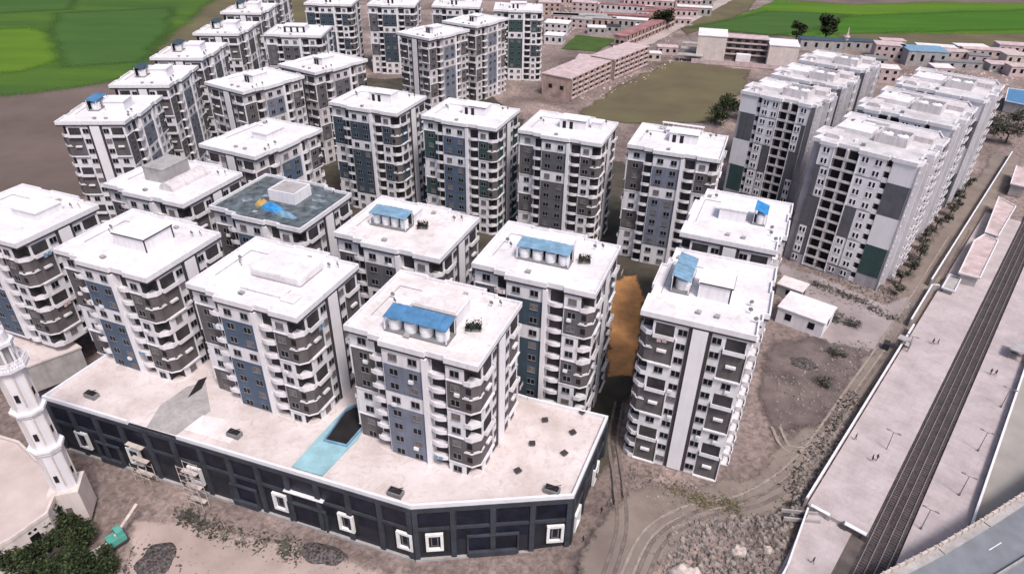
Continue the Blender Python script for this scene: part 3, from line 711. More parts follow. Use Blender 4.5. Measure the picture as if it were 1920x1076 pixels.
def lump(w, d, h, nx=10, ny=8, seed=0):
    """an irregular heap on an oval footprint"""
    m = MB(); nr, ns = max(4, ny // 2), max(14, nx * 2); m.v.append((0, 0, h * (.8 + .3 * noise.noise(Vector((seed, 1, 2))))))
    for j in range(1, nr + 1):
        for i in range(ns):
            a = 2 * math.pi * i / ns; r = j / nr * (1 + .28 * noise.noise(Vector((math.cos(a) * 1.4 + seed, math.sin(a) * 1.4, seed * .7))))
            x, y = r * math.cos(a), r * math.sin(a); e = max(0, 1 - (j / nr) ** 2) ** .7
            m.v.append((x * w / 2, y * d / 2, h * e * (.75 + .6 * noise.noise(Vector((x * 2.2 + seed, y * 2.2, seed)))) - (.15 if j == nr else 0)))
    for i in range(ns):
        k = (i + 1) % ns; m.f.append((0, 1 + i, 1 + k)); m.m.append(0)
        for j in range(nr - 1): b0 = 1 + j * ns; m.f.append((b0 + i, b0 + ns + i, b0 + ns + k, b0 + k)); m.m.append(0)
    return m
lump(6.4, 2.8, 1.3, seed=2).build('blue_sheet', M['bluetarp'], tp); lump(2.8, 2.8, 1.2, seed=5).build('ochre_sheet', M['yellow'], tp, (-3.8, .3, 0)); lump(6.0, 2.2, 1.0, seed=9).build('grey_blue_sheet', M['canopy2'], tp, (4.6, -.9, 0))
# third row stair houses
for k in ('D1', 'D2', 'D3', 'D4'): stair_house(k, 1.2, 1.5, 7.6, 4.6, 2.6, 'door')
stair_house('D3', 7.5, 3.5, 3, 3, 1.8, 'plain'); stair_house('D4', -1.5, 6.2, 6, 2, 1.2, 'plain')
for k in ('G1', 'G2', 'H4', 'H5'): stair_house(k, .5, 0, 4.5, 6, 2.5, 'door')
for k in ('H1', 'H2', 'H3', 'H6'): stair_house(k, 0, 0, 8, 5, 2.5, 'door')
stair_house('I', -1, 0, 9, 5.5, 2.6, 'arch'); stair_house('E', .5, 2, 5, 7, 1.8, 'plain')
for k, nm in (('F1', 'first'), ('F2', 'second'), ('F3', 'third'), ('F4', 'fourth'), ('F5', 'fifth')):
    stair_house(k, 1.8, 1.5, 5.5, 6, 2.7, 'plain')
    tank_rack(k, -4.5, 2.0, 7.5, 3.0, math.pi / 2, 'dark blue canopy on the %s tower up the left-hand column' % nm, 'slate' if k in ('F2', 'F3', 'F4', 'F5') else 'canopy', 2, 'shelter of the %s left-hand column tower' % nm)
# free-standing tower roof
stair_house('C1', .6, -1.0, 5.6, 5.0, 3.0, 'trim')
tank_rack('C1', -5.4, 0.8, 9.0, 3.4, math.pi / 2, 'steep blue canopy beside the stair house of the free-standing tower', 'canopy2', 2, 'steep shelter on the free-standing tower', tilt=.8)
stair_house('C2', -1.4, 0.5, 5.6, 4.0, 2.6, 'plain')
tank_rack('C2', 4.2, 1.2, 5.0, 2.8, math.pi / 2, 'vivid light blue sheet over a tank on the second end-on tower', 'bluetarp', 2, 'vivid blue shelter on the second end-on tower', tilt=.8)
def roof_plants(key, x, y, w, lab, m='leaf'):
    X, Y = local(key, x, y); zb = TOWERS[key][2] - .6; r_ = empty('planter', (X, Y, zb), 0, lab, 'planter'); rnd = random.Random(int(w * 10)); c = MB()
    MB().box(-w / 2, w / 2, -.6, .6, 0, .5).build('trough', M['steel'], r_)
    for i in range(260):
        p = Vector((rnd.uniform(-w / 2, w / 2), rnd.gauss(0, .6), .5 + abs(rnd.gauss(0, .5)))); u = Vector((rnd.uniform(-1, 1), rnd.uniform(-1, 1), rnd.uniform(-1, 1))) * .22; q = Vector((rnd.uniform(-1, 1), rnd.uniform(-1, 1), rnd.uniform(-1, 1))) * .16
        c.quad([p - u, p - q, p + u, p + q])
    c.build('foliage', M[m], r_)
roof_plants('A3', 7.6, -1.2, 2.6, 'leafy planter right of the bright blue shelter on the nearest tower')
roof_plants('B4', 7.2, .6, 2.2, 'dark cluttered planter right of the shelter beside the orange sand', 'drygreen')
roof_plants('B3', 3.0, .8, 2.2, 'dark cluttered planter right of the faded blue canopy', 'drygreen')
# pergola on D4 edge
r = TOWERS['D4'][0]; b = MB()
for i in range(9): b.box(-6 + i * 1.4, -5.8 + i * 1.4, 8.0, 8.2, 0, 2.2)
b.box(-6.2, 5.6, 7.6, 8.6, 2.2, 2.4); b.build('roof_pergola', M['white'], r, (0, 0, 33.9))

# ------------------------------------------------------------------ panel-built towers on the railway side
def make_slab(W, D, mirror):
    NF = 12; H = 37.0; top = 36.2
    def mx(s0, s1): return (W - s1, W - s0) if mirror else (s0, s1)
    sc = W / 31.0
    cols = {}
    Lb = (7.0 * sc, 14.2 * sc)            # balcony recess
    out = [(0, -1.2), (2.6 * sc, -1.2), (2.6 * sc, 0), (Lb[0], 0), (Lb[0], -1.3), (Lb[1], -1.3), (Lb[1], 0), (22.0 * sc, 0), (22.0 * sc, -1.0), (23.6 * sc, -1.0), (23.6 * sc, -.3), (W, -.3)]
    if mirror: out = [(W - s, n) for s, n in reversed(out)]
    poly = [(-W / 2 + s, -D / 2 - n) for s, n in out]
    right = [(0.0, -.3), (4, -.3), (4, -1.5), (9, -1.5), (9, .6), (13, .6), (13, -1.5), (18, -1.5), (18, .3), (D - 5, .3), (D - 5, -1.2), (D, -1.2)]
    poly += [(W / 2 + n, -D / 2 + s) for s, n in right if s < D]
    poly += [(W / 2 - 3, D / 2), (W / 2 - 3, D / 2 - 1), (-W / 2 + 5, D / 2 - 1), (-W / 2 + 5, D / 2), (-W / 2, D / 2)]
    left = [(D - 6, 0), (D - 6, -1.5), (12, -1.5), (12, 1.2), (6, 1.2), (6, -1.0)]
    poly += [(-W / 2 - n, -D / 2 + s) for s, n in left]
    root = empty('apartment_slab'); parts = []
    parts.append(MB().prism(poly, -.6, top).build('wall', M['slabwall'], root))
    ro = offset(poly, .35)
    parts.append(MB().prism(offset(ro, -.02), top, H - .5).build('roof', M['slabroof'], root))
    parts.append(MB().ring(ro, .3, top - .25, H).build('parapet', M['white'], root))
    def bx(pn, mm, s0, s1, n0, n1, z0, z1):
        s0, s1 = mx(s0, s1)
        parts.append(MB().box(-W / 2 + s0, -W / 2 + s1, -D / 2 - n1, -D / 2 - n0, z0, z1).build(pn, M[mm], root))
    Z = lambda k: top - (k + 1) * FH          # floor of k-th storey from top
    def pan(mm, s0, s1, a, b, n=0): bx('grey_panel' if mm == 'grey' else 'white_panel' if mm == 'white' else 'green_panel', {'white': 'smooth'}.get(mm, mm), s0 * sc + .06, s1 * sc - .06, n - .1, n + .07, Z(b) + .06, Z(a) + FH - .06)
    # front pattern: storeys from the top
    pan('white', 2.6, 7, 0, 1); pan('white', 4.2, 7, 2, 4); pan('grey', 2.6, 4.2, 2, 4); pan('grey', 2.6, 7, 5, 7); pan('white', 2.8, 5.2, 8, 10); pan('grey', 5.2, 7, 8, 10)
    pan('white', 14.2, 22, 0, 1); pan('white', 14.2, 22, 2, 4); pan('grey', 14.2, 18, 5, 7); pan('white', 18, 22, 5, 7); pan('white', 14.6, 17.6, 8, 10); pan('white', 18, 22, 8, 10)
    pan('white', 23.6, 31, 0, 1, -.3); pan('grey', 23.6, 30, 2, 4, -.3); pan('white', 23.6, 31, 5, 7, -.3); pan('green', 23.6, 30, 8, 10, -.3)
    bx('stair_slit', 'dark', 22.2 * sc, 23.4 * sc, -1.1, -.95, .5, top - .5)
    for k in range(NF):                        # floor bands across the slit
        bx('slit_band', 'white', 22.0 * sc, 23.6 * sc, -.98, -.35, Z(k) - .35, Z(k) + .9)
    W_ = TPL['window:small'][1]; Bm = tpl('balcony:slab%d' % int(W), lambda: MB().box(-(Lb[1] - Lb[0]) / 2, (Lb[1] - Lb[0]) / 2, -1.25, 0, -.2, 0).box(-(Lb[1] - Lb[0]) / 2, (Lb[1] - Lb[0]) / 2, -1.3, -1.2, -.2, .55).box(-.3, .3, -1.2, 0, 0, 2.78)
              .box(-(Lb[1] - Lb[0]) / 2 + .3, -.5, -.04, .1, .05, 2.4, 1).box(.5, (Lb[1] - Lb[0]) / 2 - .3, -.04, .1, .05, 2.4, 1), [M['white2'], M['dark']])[1]
    for k in range(NF):
        for s in (4.7 if k in (0, 1) else 5.6 if k < 8 else 4.0, 16.2, 20.0):
            if 5 <= k < 8 and s in (16.2,): continue
            if 5 <= k < 8 and s == 5.6: continue
            ss = W - s * sc if mirror else s * sc
            parts.append(link(W_, 'window', root, (-W / 2 + ss, -D / 2 - .06, Z(k) + 1.5)))
        ss = (Lb[0] + Lb[1]) / 2; ss = W - ss if mirror else ss
        parts.append(link(Bm, 'balcony', root, (-W / 2 + ss, -D / 2 + 1.3, Z(k))))
    for s0, s1 in ((4.1, 8.9), (13.1, 17.9)): parts.append(MB().box(W / 2 - 1.55, W / 2 - 1.46, -D / 2 + s0, -D / 2 + s1, .5, top - .3).build('recess_wall', M['grey'], root))
    for k in (2, 5, 8, 11):
        for s0, s1 in ((2.6, 7.0), (14.2, 22.0)): bx('panel_joint', 'trim', s0 * sc, s1 * sc, -.02, .1, Z(k) + FH - .08, Z(k) + FH + .08)
    for s0 in (7.0 - .28, 14.2): bx('edge_strip', 'smooth', s0 * sc, (s0 + .28) * sc, -.02, .22, .2, top - .1)
    # right side: fins, balconies and windows
    tpl('balcony:right', lambda: t_balcony(3.6, 1.2, 1), [M['white2'], M['dark']])
    tpl('balcony:side', lambda: t_balcony(2.6, .9, 1), [M['white'], M['recess']])
    for s, n in ((4.2, -.2), (8.8, .3), (13.2, .3), (17.8, .0)):
        if s < D - 3: parts.append(MB().box(W / 2 + n - 1, W / 2 + n + .8, -D / 2 + s - .2, -D / 2 + s + .2, 0, top - .1).build('fin', M['white'], root))
    for k in range(NF):
        for s in (6.5, 15.5):
            if s < D - 2: parts.append(link(TPL['balcony:right'][1], 'balcony', root, (W / 2 - 1.5, -D / 2 + s, Z(k)), math.pi / 2))
        for s in (11.0, 20.5, 24.0):
            if s < D - 5: parts.append(link(TPL['balcony:side'][1], 'balcony', root, (W / 2 + (.6 if s < 13 else .3), -D / 2 + s, Z(k)), math.pi / 2))
        for s in (2.0, 27.5):
            if s < D - 2: parts.append(link(W_, 'window', root, (W / 2 + (-.3 if s < 4 else -1.2), -D / 2 + s, Z(k) + 1.5), math.pi / 2))
        
    # left side
    for k in range(0, NF, 4):
        parts.append(MB().box(-W / 2 - 1.3, -W / 2 - 1.12, -D / 2 + 6.1, -D / 2 + 11.9, Z(min(k + 1, 11)) + .1, Z(k) + FH - .1).build('white_panel', M['white'], root))
        if k + 3 < NF: parts.append(MB().box(-W / 2 - 1.3, -W / 2 - 1.12, -D / 2 + 6.1, -D / 2 + 11.9, Z(k + 3) + .1, Z(k + 2) + FH - .1).build('grey_panel', M['grey'], root))
    # roof: raised centre, enclosure
    parts.append(MB().ring([(-1, -5), (7, -5), (7, 2), (-1, 2)], .3, 0, 2.4).build('tank_enclosure', M['white2'], root, (0, 0, H - .5)))
    parts.append(MB().box(-W / 2 + 2, -2.5, -3, 4, 0, 1.3).box(-W / 2 + 3.5, -4.5, 4.2, 8, 0, .8).build('roof_step', M['roof'], root, (0, 0, H - .5)))
    parts.append(MB().box(W / 2 - 7.5, W / 2 - 2, 3, 8.4, 0, 1.4).build('lift_housing', M['white2'], root, (0, 0, H - .5)))
    parts.append(MB().box(-W / 2 + 1.5, -W / 2 + 4.5, -D / 2 + 5, -D / 2 + 11, 0, 1.1).build('stair_bulkhead', M['white2'], root, (0, 0, H - .5)))
    parts.append(MB().ring([(-8, 6), (-1, 6), (-1, 10), (-8, 10)], .25, 0, .8).build('low_roof_wall', M['slabroof'], root, (0, 0, H - .5)))
    for i in range(9):
        x, y = random.uniform(-W / 2 + 2, W / 2 - 3), random.uniform(-D / 2 + 3, D / 2 - 4)
        parts.append(MB().box(-.5, .5, -.4, .4, 0, .7).build('air_unit', M['steel'] if i % 2 else M['tank'], root, (x, y, H - .5), random.random() * 3))
    return root, parts
SL = {}
def slab(kind, xy, yaw, label, tanks):
    W, D, mir = (27.0, 30.5, False) if kind == 'K' else (24.0, 21.0, True)
    if kind not in SL: SL[kind] = make_slab(W, D, mir); r, parts = SL[kind]
    else: r, parts = copy_thing(*SL[kind])
    r.location = (xy[0], xy[1], 0); r.rotation_euler = (0, 0, -R(yaw)); tag(r, label, 'apartment building', 'grey and white panel-built towers')
    c, s = math.cos(-R(yaw)), math.sin(-R(yaw))
    for i, (lx, ly) in enumerate(((1.1, -1.6), (4.9, -1.6))):
        t = empty('water_tank', (xy[0] + lx * c - ly * s, xy[1] + lx * s + ly * c, 36.5), 0, 'pale squat water tank at %s in the enclosure of %s' % (('left', 'right')[i], tanks), 'water tank', 'white water tanks')
        for me, nm in ((TPL['tankme'], 'body'), (TPL['lidme'], 'lid')):
            q = link(me, nm, t, (0, 0, 0)); q.scale = (1.5, 1.5, 1.15)
def cxy(b, a, w, d, yaw): return g2(b + w / 2, a + d / 2, R(yaw))
slab('K', cxy(-53.6, 186.5, 27, 30.5, 40.5), 40.5, 'nearest of the three big grey and white patterned towers along the railway road', 'the nearest railway-side tower')
slab('K', cxy(-54.0, 223.6, 27, 30.5, 40.5), 40.5, 'middle one of the three big patterned towers along the railway road', 'the middle railway-side tower')
slab('K', cxy(-52.6, 258.5, 27, 30.5, 40.5), 40.5, 'farthest of the three big patterned towers along the railway road', 'the farthest railway-side tower')
slab('J', cxy(-79.6, 217.5, 24, 21, 38.5), 38.5, 'nearest of the inner patterned towers, black balcony bays, by the scrub yard', 'the nearest inner patterned tower')
slab('J', cxy(-79.8, 243.5, 24, 21, 38.5), 38.5, 'second of the inner patterned towers, only its roof and brown side slits seen', 'the second inner patterned tower')
slab('J', cxy(-79.8, 270.5, 24, 21, 38.5), 38.5, 'third and farthest inner patterned tower near the dark blue sheds', 'the third inner patterned tower')

# ------------------------------------------------------------------ the dark shopping podium
def podium():
    root = empty('shopping_podium', (0, 0, 0), 0, 'long dark navy two-storey shopping podium with a pale roof and white square frames', 'shopping centre')
    zr = 9.6; zb = -4.5
    P = gp([(80, 742), (770, 947), (1075, 927), (1139, 780), (990, 744)], 10.2)
    back = [loc1(-31.5, 96.0, 0, 0), loc1(-60, 97, 0, 0), loc1(-118, 97, 0, 0)]
    P = P[:5] + back[1:]
    if area(P) < 0: P.reverse()
    MB().prism(P, zb, zr - .05).build('wall', M['navy'], root)
    MB().prism(offset(P, -.3), zr - .05, zr).build('roof', M['podium'], root)
    g0, g1 = gp([(238, 789), (330, 816)], 10.2); PP = [p_ for p_ in P]
    def on(pt, a, b): return abs(math.dist(a, pt) + math.dist(pt, b) - math.dist(a, b)) < .3
    Q = offset(P, .15); m = MB()
    for i in range(len(Q)):
        a, b = Q[i], Q[(i + 1) % len(Q)]; L = math.dist(a, b); ang = math.atan2(b[1] - a[1], b[0] - a[0]); runs = [(0, 1)]
        ts = sorted(((q[0] - a[0]) * (b[0] - a[0]) + (q[1] - a[1]) * (b[1] - a[1])) / L ** 2 for q in (g0, g1))
        if on(g0, a, b) or on(g1, a, b): runs = [(0, ts[0]), (ts[1], 1)]
        for t0, t1 in runs:
            tm = (t0 + t1) / 2; c = (a[0] + (b[0] - a[0]) * tm - .22 * math.sin(ang), a[1] + (b[1] - a[1]) * tm + .22 * math.cos(ang))
            m.obox(c, ang, L * (t1 - t0) / 2 - .01 * i, .22, zr - .25, zr + .65 - .003 * i)
    m.build('coping', M['podium_edge'], root)
    front = gp([(80, 742), (770, 947), (1075, 927), (1139, 780)], 10.2)
    def along(a, b, t): return (a[0] + (b[0] - a[0]) * t, a[1] + (b[1] - a[1]) * t)
    def place(mb, name, mats, a, b, t, out=0.0, z=0):
        ang = math.atan2(b[1] - a[1], b[0] - a[0]); p = along(a, b, t)
        return mb.build(name, mats, root, (p[0] + out * math.sin(ang), p[1] - out * math.cos(ang), z), ang)
    for (a, b), nb in (((front[0], front[1]), 13), ((front[1], front[2]), 4), ((front[2], front[3]), 3)):
        L = math.dist(a, b)
        place(MB().box(-L / 2, L / 2, -.22, .1, -.35, .35), 'string_course', M['teal_grey'], a, b, .5, 0, 4.1)
        place(MB().box(-L / 2, L / 2, -.30, .1, -.5, .5), 'cornice', M['teal_grey'], a, b, .5, 0, 8.9)
        place(MB().box(-L / 2, L / 2, -.5, .1, 0, 1.0), 'plinth', M['concrete'], a, b, .5, 0, -4.4)
        for i in range(nb + 1):
            place(MB().box(-.45, .45, -.4, .1, zb, 8.4), 'pilaster', M['teal_grey'], a, b, min(max(i / nb, .45 / L), 1 - .45 / L), 0)
        for i in range(nb):
            hw = L / nb / 2 - .75
            place(MB().box(-hw, hw, -.06, .1, 4.75, 8.1), 'glazing', M['navy2'], a, b, (i + .5) / nb)
            if i % 3 != 0: place(MB().box(-hw, hw, -.06, .1, 1.0, 3.5), 'glazing', M['navy2'], a, b, (i + .5) / nb)
        
    def sqframe(a, b, t, lab=None):
        m = MB(); w, h = 1.35, 2.0
        w, h = 1.5, 2.15; m.box(-w, -w + .5, -.55, -.05, -h, h); m.box(w - .5, w, -.55, -.05, -h, h); m.box(-w + .5, w - .5, -.55, -.05, h - .5, h); m.box(-w + .5, w - .5, -.55, -.05, -h, -h + .5)
        pass
        place(m, 'white_frame', M['paint'], a, b, t, 0, .9)
        place(MB().box(-.62, .62, -.2, -.05, -1.2, 1.2), 'grille', M['steel'], a, b, t, 0, .9); place(MB().box(-.45, .45, -.24, -.05, -1.0, 1.0), 'grille_screen', M['navy2'], a, b, t, 0, .9)
        place(MB().box(-2.2, 2.2, -.045, .1, -3, 3.0), 'dark_bay', M['dark'], a, b, t, 0.02, .9)
    a, b = front[0], front[1]
    for px, py in ((256, 852), (368, 890), (524, 943), (645, 985), (755, 1020)):
        q = G(px, py, 1.0); t = ((q[0] - a[0]) * (b[0] - a[0]) + (q[1] - a[1]) * (b[1] - a[1])) / math.dist(a, b) ** 2; sqframe(a, b, t)
    q = (100, 815); sqframe(a, b, .085)
    a, b = front[1], front[2]
    for px, py in ((815, 1028), (1043, 1010)):
        q = G(px, py, 1.0); t = ((q[0] - a[0]) * (b[0] - a[0]) + (q[1] - a[1]) * (b[1] - a[1])) / math.dist(a, b) ** 2; sqframe(a, b, t)
    a, b = front[2], front[3]; sqframe(a, b, .15); sqframe(a, b, .7)
    # entrances: shutters and a pale canopy line
    def entrance(a, b, px, py, w, canopy):
        q = G(px, py, 0); t = ((q[0] - a[0]) * (b[0] - a[0]) + (q[1] - a[1]) * (b[1] - a[1])) / math.dist(a, b) ** 2
        e = place(MB().box(-w, w, -.12, .1, -3.4, 1.6), 'entrance', M['navy2'], a, b, t, .05)
        m = MB().box(-w - .3, -w, -.5, .1, -3.4, 1.9).box(w, w + .3, -.5, .1, -3.4, 1.9).box(-w, w, -.5, .1, 1.6, 1.9); o = m.build('door_frame', M['teal_grey'], e)
        if canopy: MB().box(-w - .4, w + .4, -.7, .1, 4.7, 4.9).build('entrance_canopy', M['podium_edge'], e)
        else: MB().box(-w, w, -.7, -.1, -3.4, -2.2).build('counter', M['teal_grey'], e)
    entrance(front[0], front[1], 575, 965, 3.6, True); entrance(front[0], front[1], 450, 935, 2.6, False); entrance(front[0], front[1], 200, 850, 2.6, False)
    entrance(front[1], front[2], 927, 1045, 4.2, False)
    # pale teal sheet roof with a dark well between two towers
    Q = gp([(547, 874), (604, 891), (668, 824), (700, 776), (655, 758), (600, 815)], 9.9)
    if area(Q) < 0: Q.reverse()
    MB().prism(Q, zr, zr + .3).build('teal_roof_sheet', M['teal'], root)
    Q = gp([(610, 826), (650, 836), (690, 790), (668, 762), (648, 772)], 9.9)
    if area(Q) < 0: Q.reverse()
    MB().prism(Q, zr + .3, zr + .33).build('light_well', M['dark'], root); MB().ring(offset(Q, .25), .25, zr + .3, zr + .8).build('well_kerb', M['canopy2'], root)
    # dusty repaired strip and dark expansion gap
    Q = gp([(275, 800), (330, 815), (395, 770), (385, 715), (350, 725), (300, 760)], 9.65)
    if area(Q) < 0: Q.reverse()
    MB().prism(Q, zr, zr + .05).build('bare_concrete_strip', M['concrete'], root)
    Q = gp([(352, 745), (378, 728), (388, 706), (372, 712)], 9.7)
    if area(Q) < 0: Q.reverse()
    MB().prism(Q, zr + .05, zr + .08).build('shaft_opening', M['dark'], root)
    Q = gp([(345, 805), (430, 832), (445, 815), (420, 785), (380, 778)], 9.65)
    if area(Q) < 0: Q.reverse()
    MB().prism(Q, zr + .054, zr + .1).build('stained_patch', M['roofdirty'], root)
    return root
podium()
# small things on the podium roof
for i, (px, py, lab) in enumerate(((1022, 790, 'small dark vent near the back corner of the podium roof'), (1074, 813, 'small grey vent right of centre on the podium roof'), (998, 834, 'small dark vent nearest the middle tower on the podium roof'),
        (1058, 852, 'small dark vent close to the right edge of the podium roof'), (1092, 775, 'low dark vent beside the back parapet of the podium'), (971, 885, 'thin dark pipe stub lying on the podium roof'))):
    X, Y = G(px, py, 9.6); v = empty('roof_vent', (X, Y, 9.6), random.random(), lab, 'roof vent', 'vents on the podium roof')
    MB().box(-.4, .4, -.4, .4, 0, .5).build('body', M['steel'], v); MB().box(-.55, .55, -.55, .55, .5, .6).build('cap', M['trim'], v)
for px, py, lab in ((742, 925, 'dark rooftop machine at the front edge of the podium roof, left of the corner'), (1035, 920, 'dark rooftop machine at the front edge of the podium, right end'), (172, 742, 'low dark rooftop hatch on the far left of the podium roof'), (440, 815, 'broken dark hatch with a tilted board on the podium roof')):
    X, Y = G(px, py, 9.9); v = empty('roof_unit', (X, Y, 9.7), -YAW1, lab, 'roof unit')
    MB().box(-1.3, 1.3, -.7, .7, 0, .9).build('housing', M['steel'], v); MB().box(-1.1, 1.1, -.5, .5, .9, 1.1).build('grille', M['dark'], v); MB().bar((-1.2, -.5, .9), (1.4, .3, 1.9), .08).build('pipe', M['trim'], v)
# low pale annex roof left of the podium
X = gp([(-80, 640), (40, 690), (150, 650), (60, 590)], 7)
o = MB(); XX = X if area(X) > 0 else X[::-1]; an = empty('podium_annex', (0, 0, 0), 0, 'low pale annex roof below the tower cut by the left edge', 'annex')
MB().prism(XX, 0, 6.6).build('wall', M['concrete'], an); MB().prism(offset(XX, .2), 6.6, 7).build('roof', M['podium'], an)

# scaffold tower against the podium front
def scaffold(px, py, lab, w=3.4, h=11, z=-3.2):
    X, Y = G(px, py, z); s = empty('scaffold', (X, Y, z), -YAW1, lab, 'scaffold'); m = MB()
    for x in (-w / 2, 0, w / 2):
        for y in (-.7, .7): m.bar((x, y, 0), (x, y, h), .06)
    for k in range(1, int(h / 1.8) + 1):
        for y in (-.7, .7): m.bar((-w / 2, y, k * 1.8), (w / 2, y, k * 1.8), .05)
        m.bar((-w / 2, -.7, k * 1.8 - 1.8), (w / 2, -.7, k * 1.8), .04)
    m.build('frame', M['stone'], s); p = MB()
    for k in (1, 3, 5): p.box(-w / 2, w / 2, -.2, .7, k * 1.8, k * 1.8 + .06)
    p.build('planks', M['stone'], s)
scaffold(375, 950, 'pale scaffold tower with planks against the podium front')
scaffold(275, 900, 'low scaffold at the podium front, nearer the minaret', 4.0, 4.5)

# ------------------------------------------------------------------ minaret and mosque
def minaret():
    X, Y = G(147, 957, -2.5); root = empty('minaret', (X, Y, -2.8), .3, 'tall white octagonal minaret with two rings and a railed gallery, cut by the left edge', 'minaret')
    def octo(r): return [(r * 1.10 * math.cos(math.pi / 8 + i * math.pi / 4), r * math.sin(math.pi / 8 + i * math.pi / 4)) for i in range(8)]
    MB().prism([(-2.5, -2.5), (2.5, -2.5), (2.5, 2.5), (-2.5, 2.5)], 0, 8.0).build('base', M['beige'], root)
    m = MB().prism(octo(1.95), 8, 18.5); m.build('lower_shaft', M['white'], root)
    MB().prism(octo(2.3), 17.6, 18.3).prism(octo(2.55), 18.3, 18.8).build('lower_ring', M['white'], root)
    MB().prism(octo(1.85), 18.8, 27.5).build('middle_shaft', M['white'], root)
    MB().prism(octo(2.15), 26.6, 27.2).prism(octo(2.45), 27.2, 27.7).build('upper_ring', M['white'], root)
    MB().prism(octo(1.8), 27.7, 37).build('upper_shaft', M['white'], root)
    MB().prism(octo(2.2), 36.2, 36.8).prism(octo(2.75), 36.8, 37.4).build('gallery_floor', M['white'], root)
    g = MB(); P = octo(2.65)
    for i in range(8):
        a, b = P[i], P[(i + 1) % 8]; g.bar((*a, 38.6), (*b, 38.6), .09)
        for k in range(5): t = k / 5; g.bar((a[0] + (b[0] - a[0]) * t, a[1] + (b[1] - a[1]) * t, 37.4), (a[0] + (b[0] - a[0]) * t, a[1] + (b[1] - a[1]) * t, 38.6), .06)
    g.build('railing', M['white'], root)
    c = MB()
    for i in range(8): x, y = octo(1.6)[i]; c.cyl((x, y), .2, 37.4, 41.4, 8)
    c.build('columns', M['white'], root); MB().prism(octo(1.1), 37.4, 41.4).build('core', M['concrete'], root); MB().prism(octo(2.1), 41.4, 42).build('cap', M['white'], root)
    MB().cyl((0, 0), 1.7, 42, 43.5, 16, r2=1.5).cyl((0, 0), 1.5, 43.5, 45, 16, r2=.3).build('dome', M['white'], root)
    for z0, z1, r in ((9.5, 17, 1.95), (20, 26, 1.85), (29, 35.5, 1.8)):      # raised ribs and slot windows
        rb = MB()
        for i in range(8): x, y = octo(r)[i]; rb.cyl((x, y), .14, z0, z1, 6)
        rb.build('ribs', M['beige'], root)
        q = 3 if z0 < 15 else 5
        ang = -math.pi / 2
        for aa in (ang, ang + math.pi / 2): 
            d = r * 1.10 * math.cos(math.pi / 8); MB().box(-.28, .28, -.06, .12, 0, 1.5).build('slot_window', M['dark'], root, (d * math.cos(aa), d * math.sin(aa), z0 + 1.2), aa + math.pi / 2)
    MB().box(-.5, .5, -.06, .1, 2.5, 4.2).build('slot_window', M['brown'], root, (0, -2.5, 0))
    root.scale = (1, 1, .93)
minaret()
def mosque():
    zt = 4.5
    Pp = gp([(-260, 900), (-60, 800), (35, 828), (112, 905), (88, 962), (20, 1010), (-160, 1100)], zt)
    if area(Pp) < 0: Pp.reverse()
    root = empty('mosque', (0, 0, 0), 0, 'low beige mosque with a plain flat roof at the foot of the minaret', 'mosque')
    MB().prism(Pp, -5, zt - .3).build('wall', M['beige'], root); MB().prism(offset(Pp, -.4), zt - .3, zt - .1).build('roof', M['beige2'], root)
    MB().ring(offset(Pp, .15), .45, zt - .5, zt + .2).build('parapet', M['beige'], root)
    # porch wall with window trios
    for (pa, pb) in (((112, 905), (88, 962)), ((88, 962), (20, 1010)), ((20, 1010), (-160, 1100))):
        a, b = G(*pa, zt), G(*pb, zt); a, b = b, a; ang = math.atan2(b[1] - a[1], b[0] - a[0]); L = math.dist(a, b)
        for t in ((.5,) if L < 10 else (.2, .5, .8)):
            p = (a[0] + (b[0] - a[0]) * t, a[1] + (b[1] - a[1]) * t)
            MB().box(-.75, .75, -.12, .1, -2.6, -.6).build('window', M['glass'], root, (*p, zt - 1.6), ang)
            m = MB()
            for dx in (-.45, .45): m.v, m.f, m.m = m.v, m.f, m.m; k = len(m.v); m.v += [(dx + .28 * math.cos(i * math.pi / 4), -.12, -.1 + .28 * math.sin(i * math.pi / 4)) for i in range(8)]; m.f.append(tuple(range(k, k + 8))); m.m.append(0)
            m.build('round_window', M['glass'], root, (*p, zt - 1.2), ang)
mosque()

# ------------------------------------------------------------------ trees
def tree(name, xy, z, h, rad, label, cat='tree', m='leaf', group=None, n=900, trunk=True, ls=.5, seed=0, crown_h=None):
    rnd = random.Random(seed + int(h * 10)); ch = crown_h or h * .7
    root = empty(name, (xy[0], xy[1], z), 0, label, cat, group)
    t = MB()
    if trunk:
        t.cyl((0, 0), h * .035 + .08, 0, h * .45, 8, r2=h * .02 + .05)
    lobes = []
    for i in range(9):
        a = rnd.random() * 6.28; rr = rad * (.25 + .45 * rnd.random()); zz = h - ch + ch * (.2 + .65 * rnd.random())
        lobes.append((rr * math.cos(a), rr * math.sin(a), zz, rad * (.32 + .25 * rnd.random())))
        if trunk: t.bar((0, 0, h * .4), (rr * math.cos(a) * .8, rr * math.sin(a) * .8, zz), .05 + h * .006)
    if t.v: t.build('trunk', M['bark'], root)
    c = MB()
    for i in range(n):
        l = lobes[rnd.randrange(len(lobes))]
        v = Vector((rnd.gauss(0, 1), rnd.gauss(0, 1), rnd.gauss(0, 1))).normalized() * (rnd.random() ** .4) * l[3]
        p = Vector((l[0] + v.x, l[1] + v.y, max(.1, l[2] + v.z * .8)))
        u = Vector((rnd.uniform(-1, 1), rnd.uniform(-1, 1), rnd.uniform(-.4, .6))).normalized() * ls * rnd.uniform(.5, 1); w = u.cross(Vector((rnd.uniform(-1, 1), rnd.uniform(-1, 1), 1))).normalized() * ls * .6
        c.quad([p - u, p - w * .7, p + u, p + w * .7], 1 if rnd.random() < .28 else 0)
    c.build('crown', [M[m], M['leaf_light' if m == 'leaf' else 'leaf2_light']], root); return root
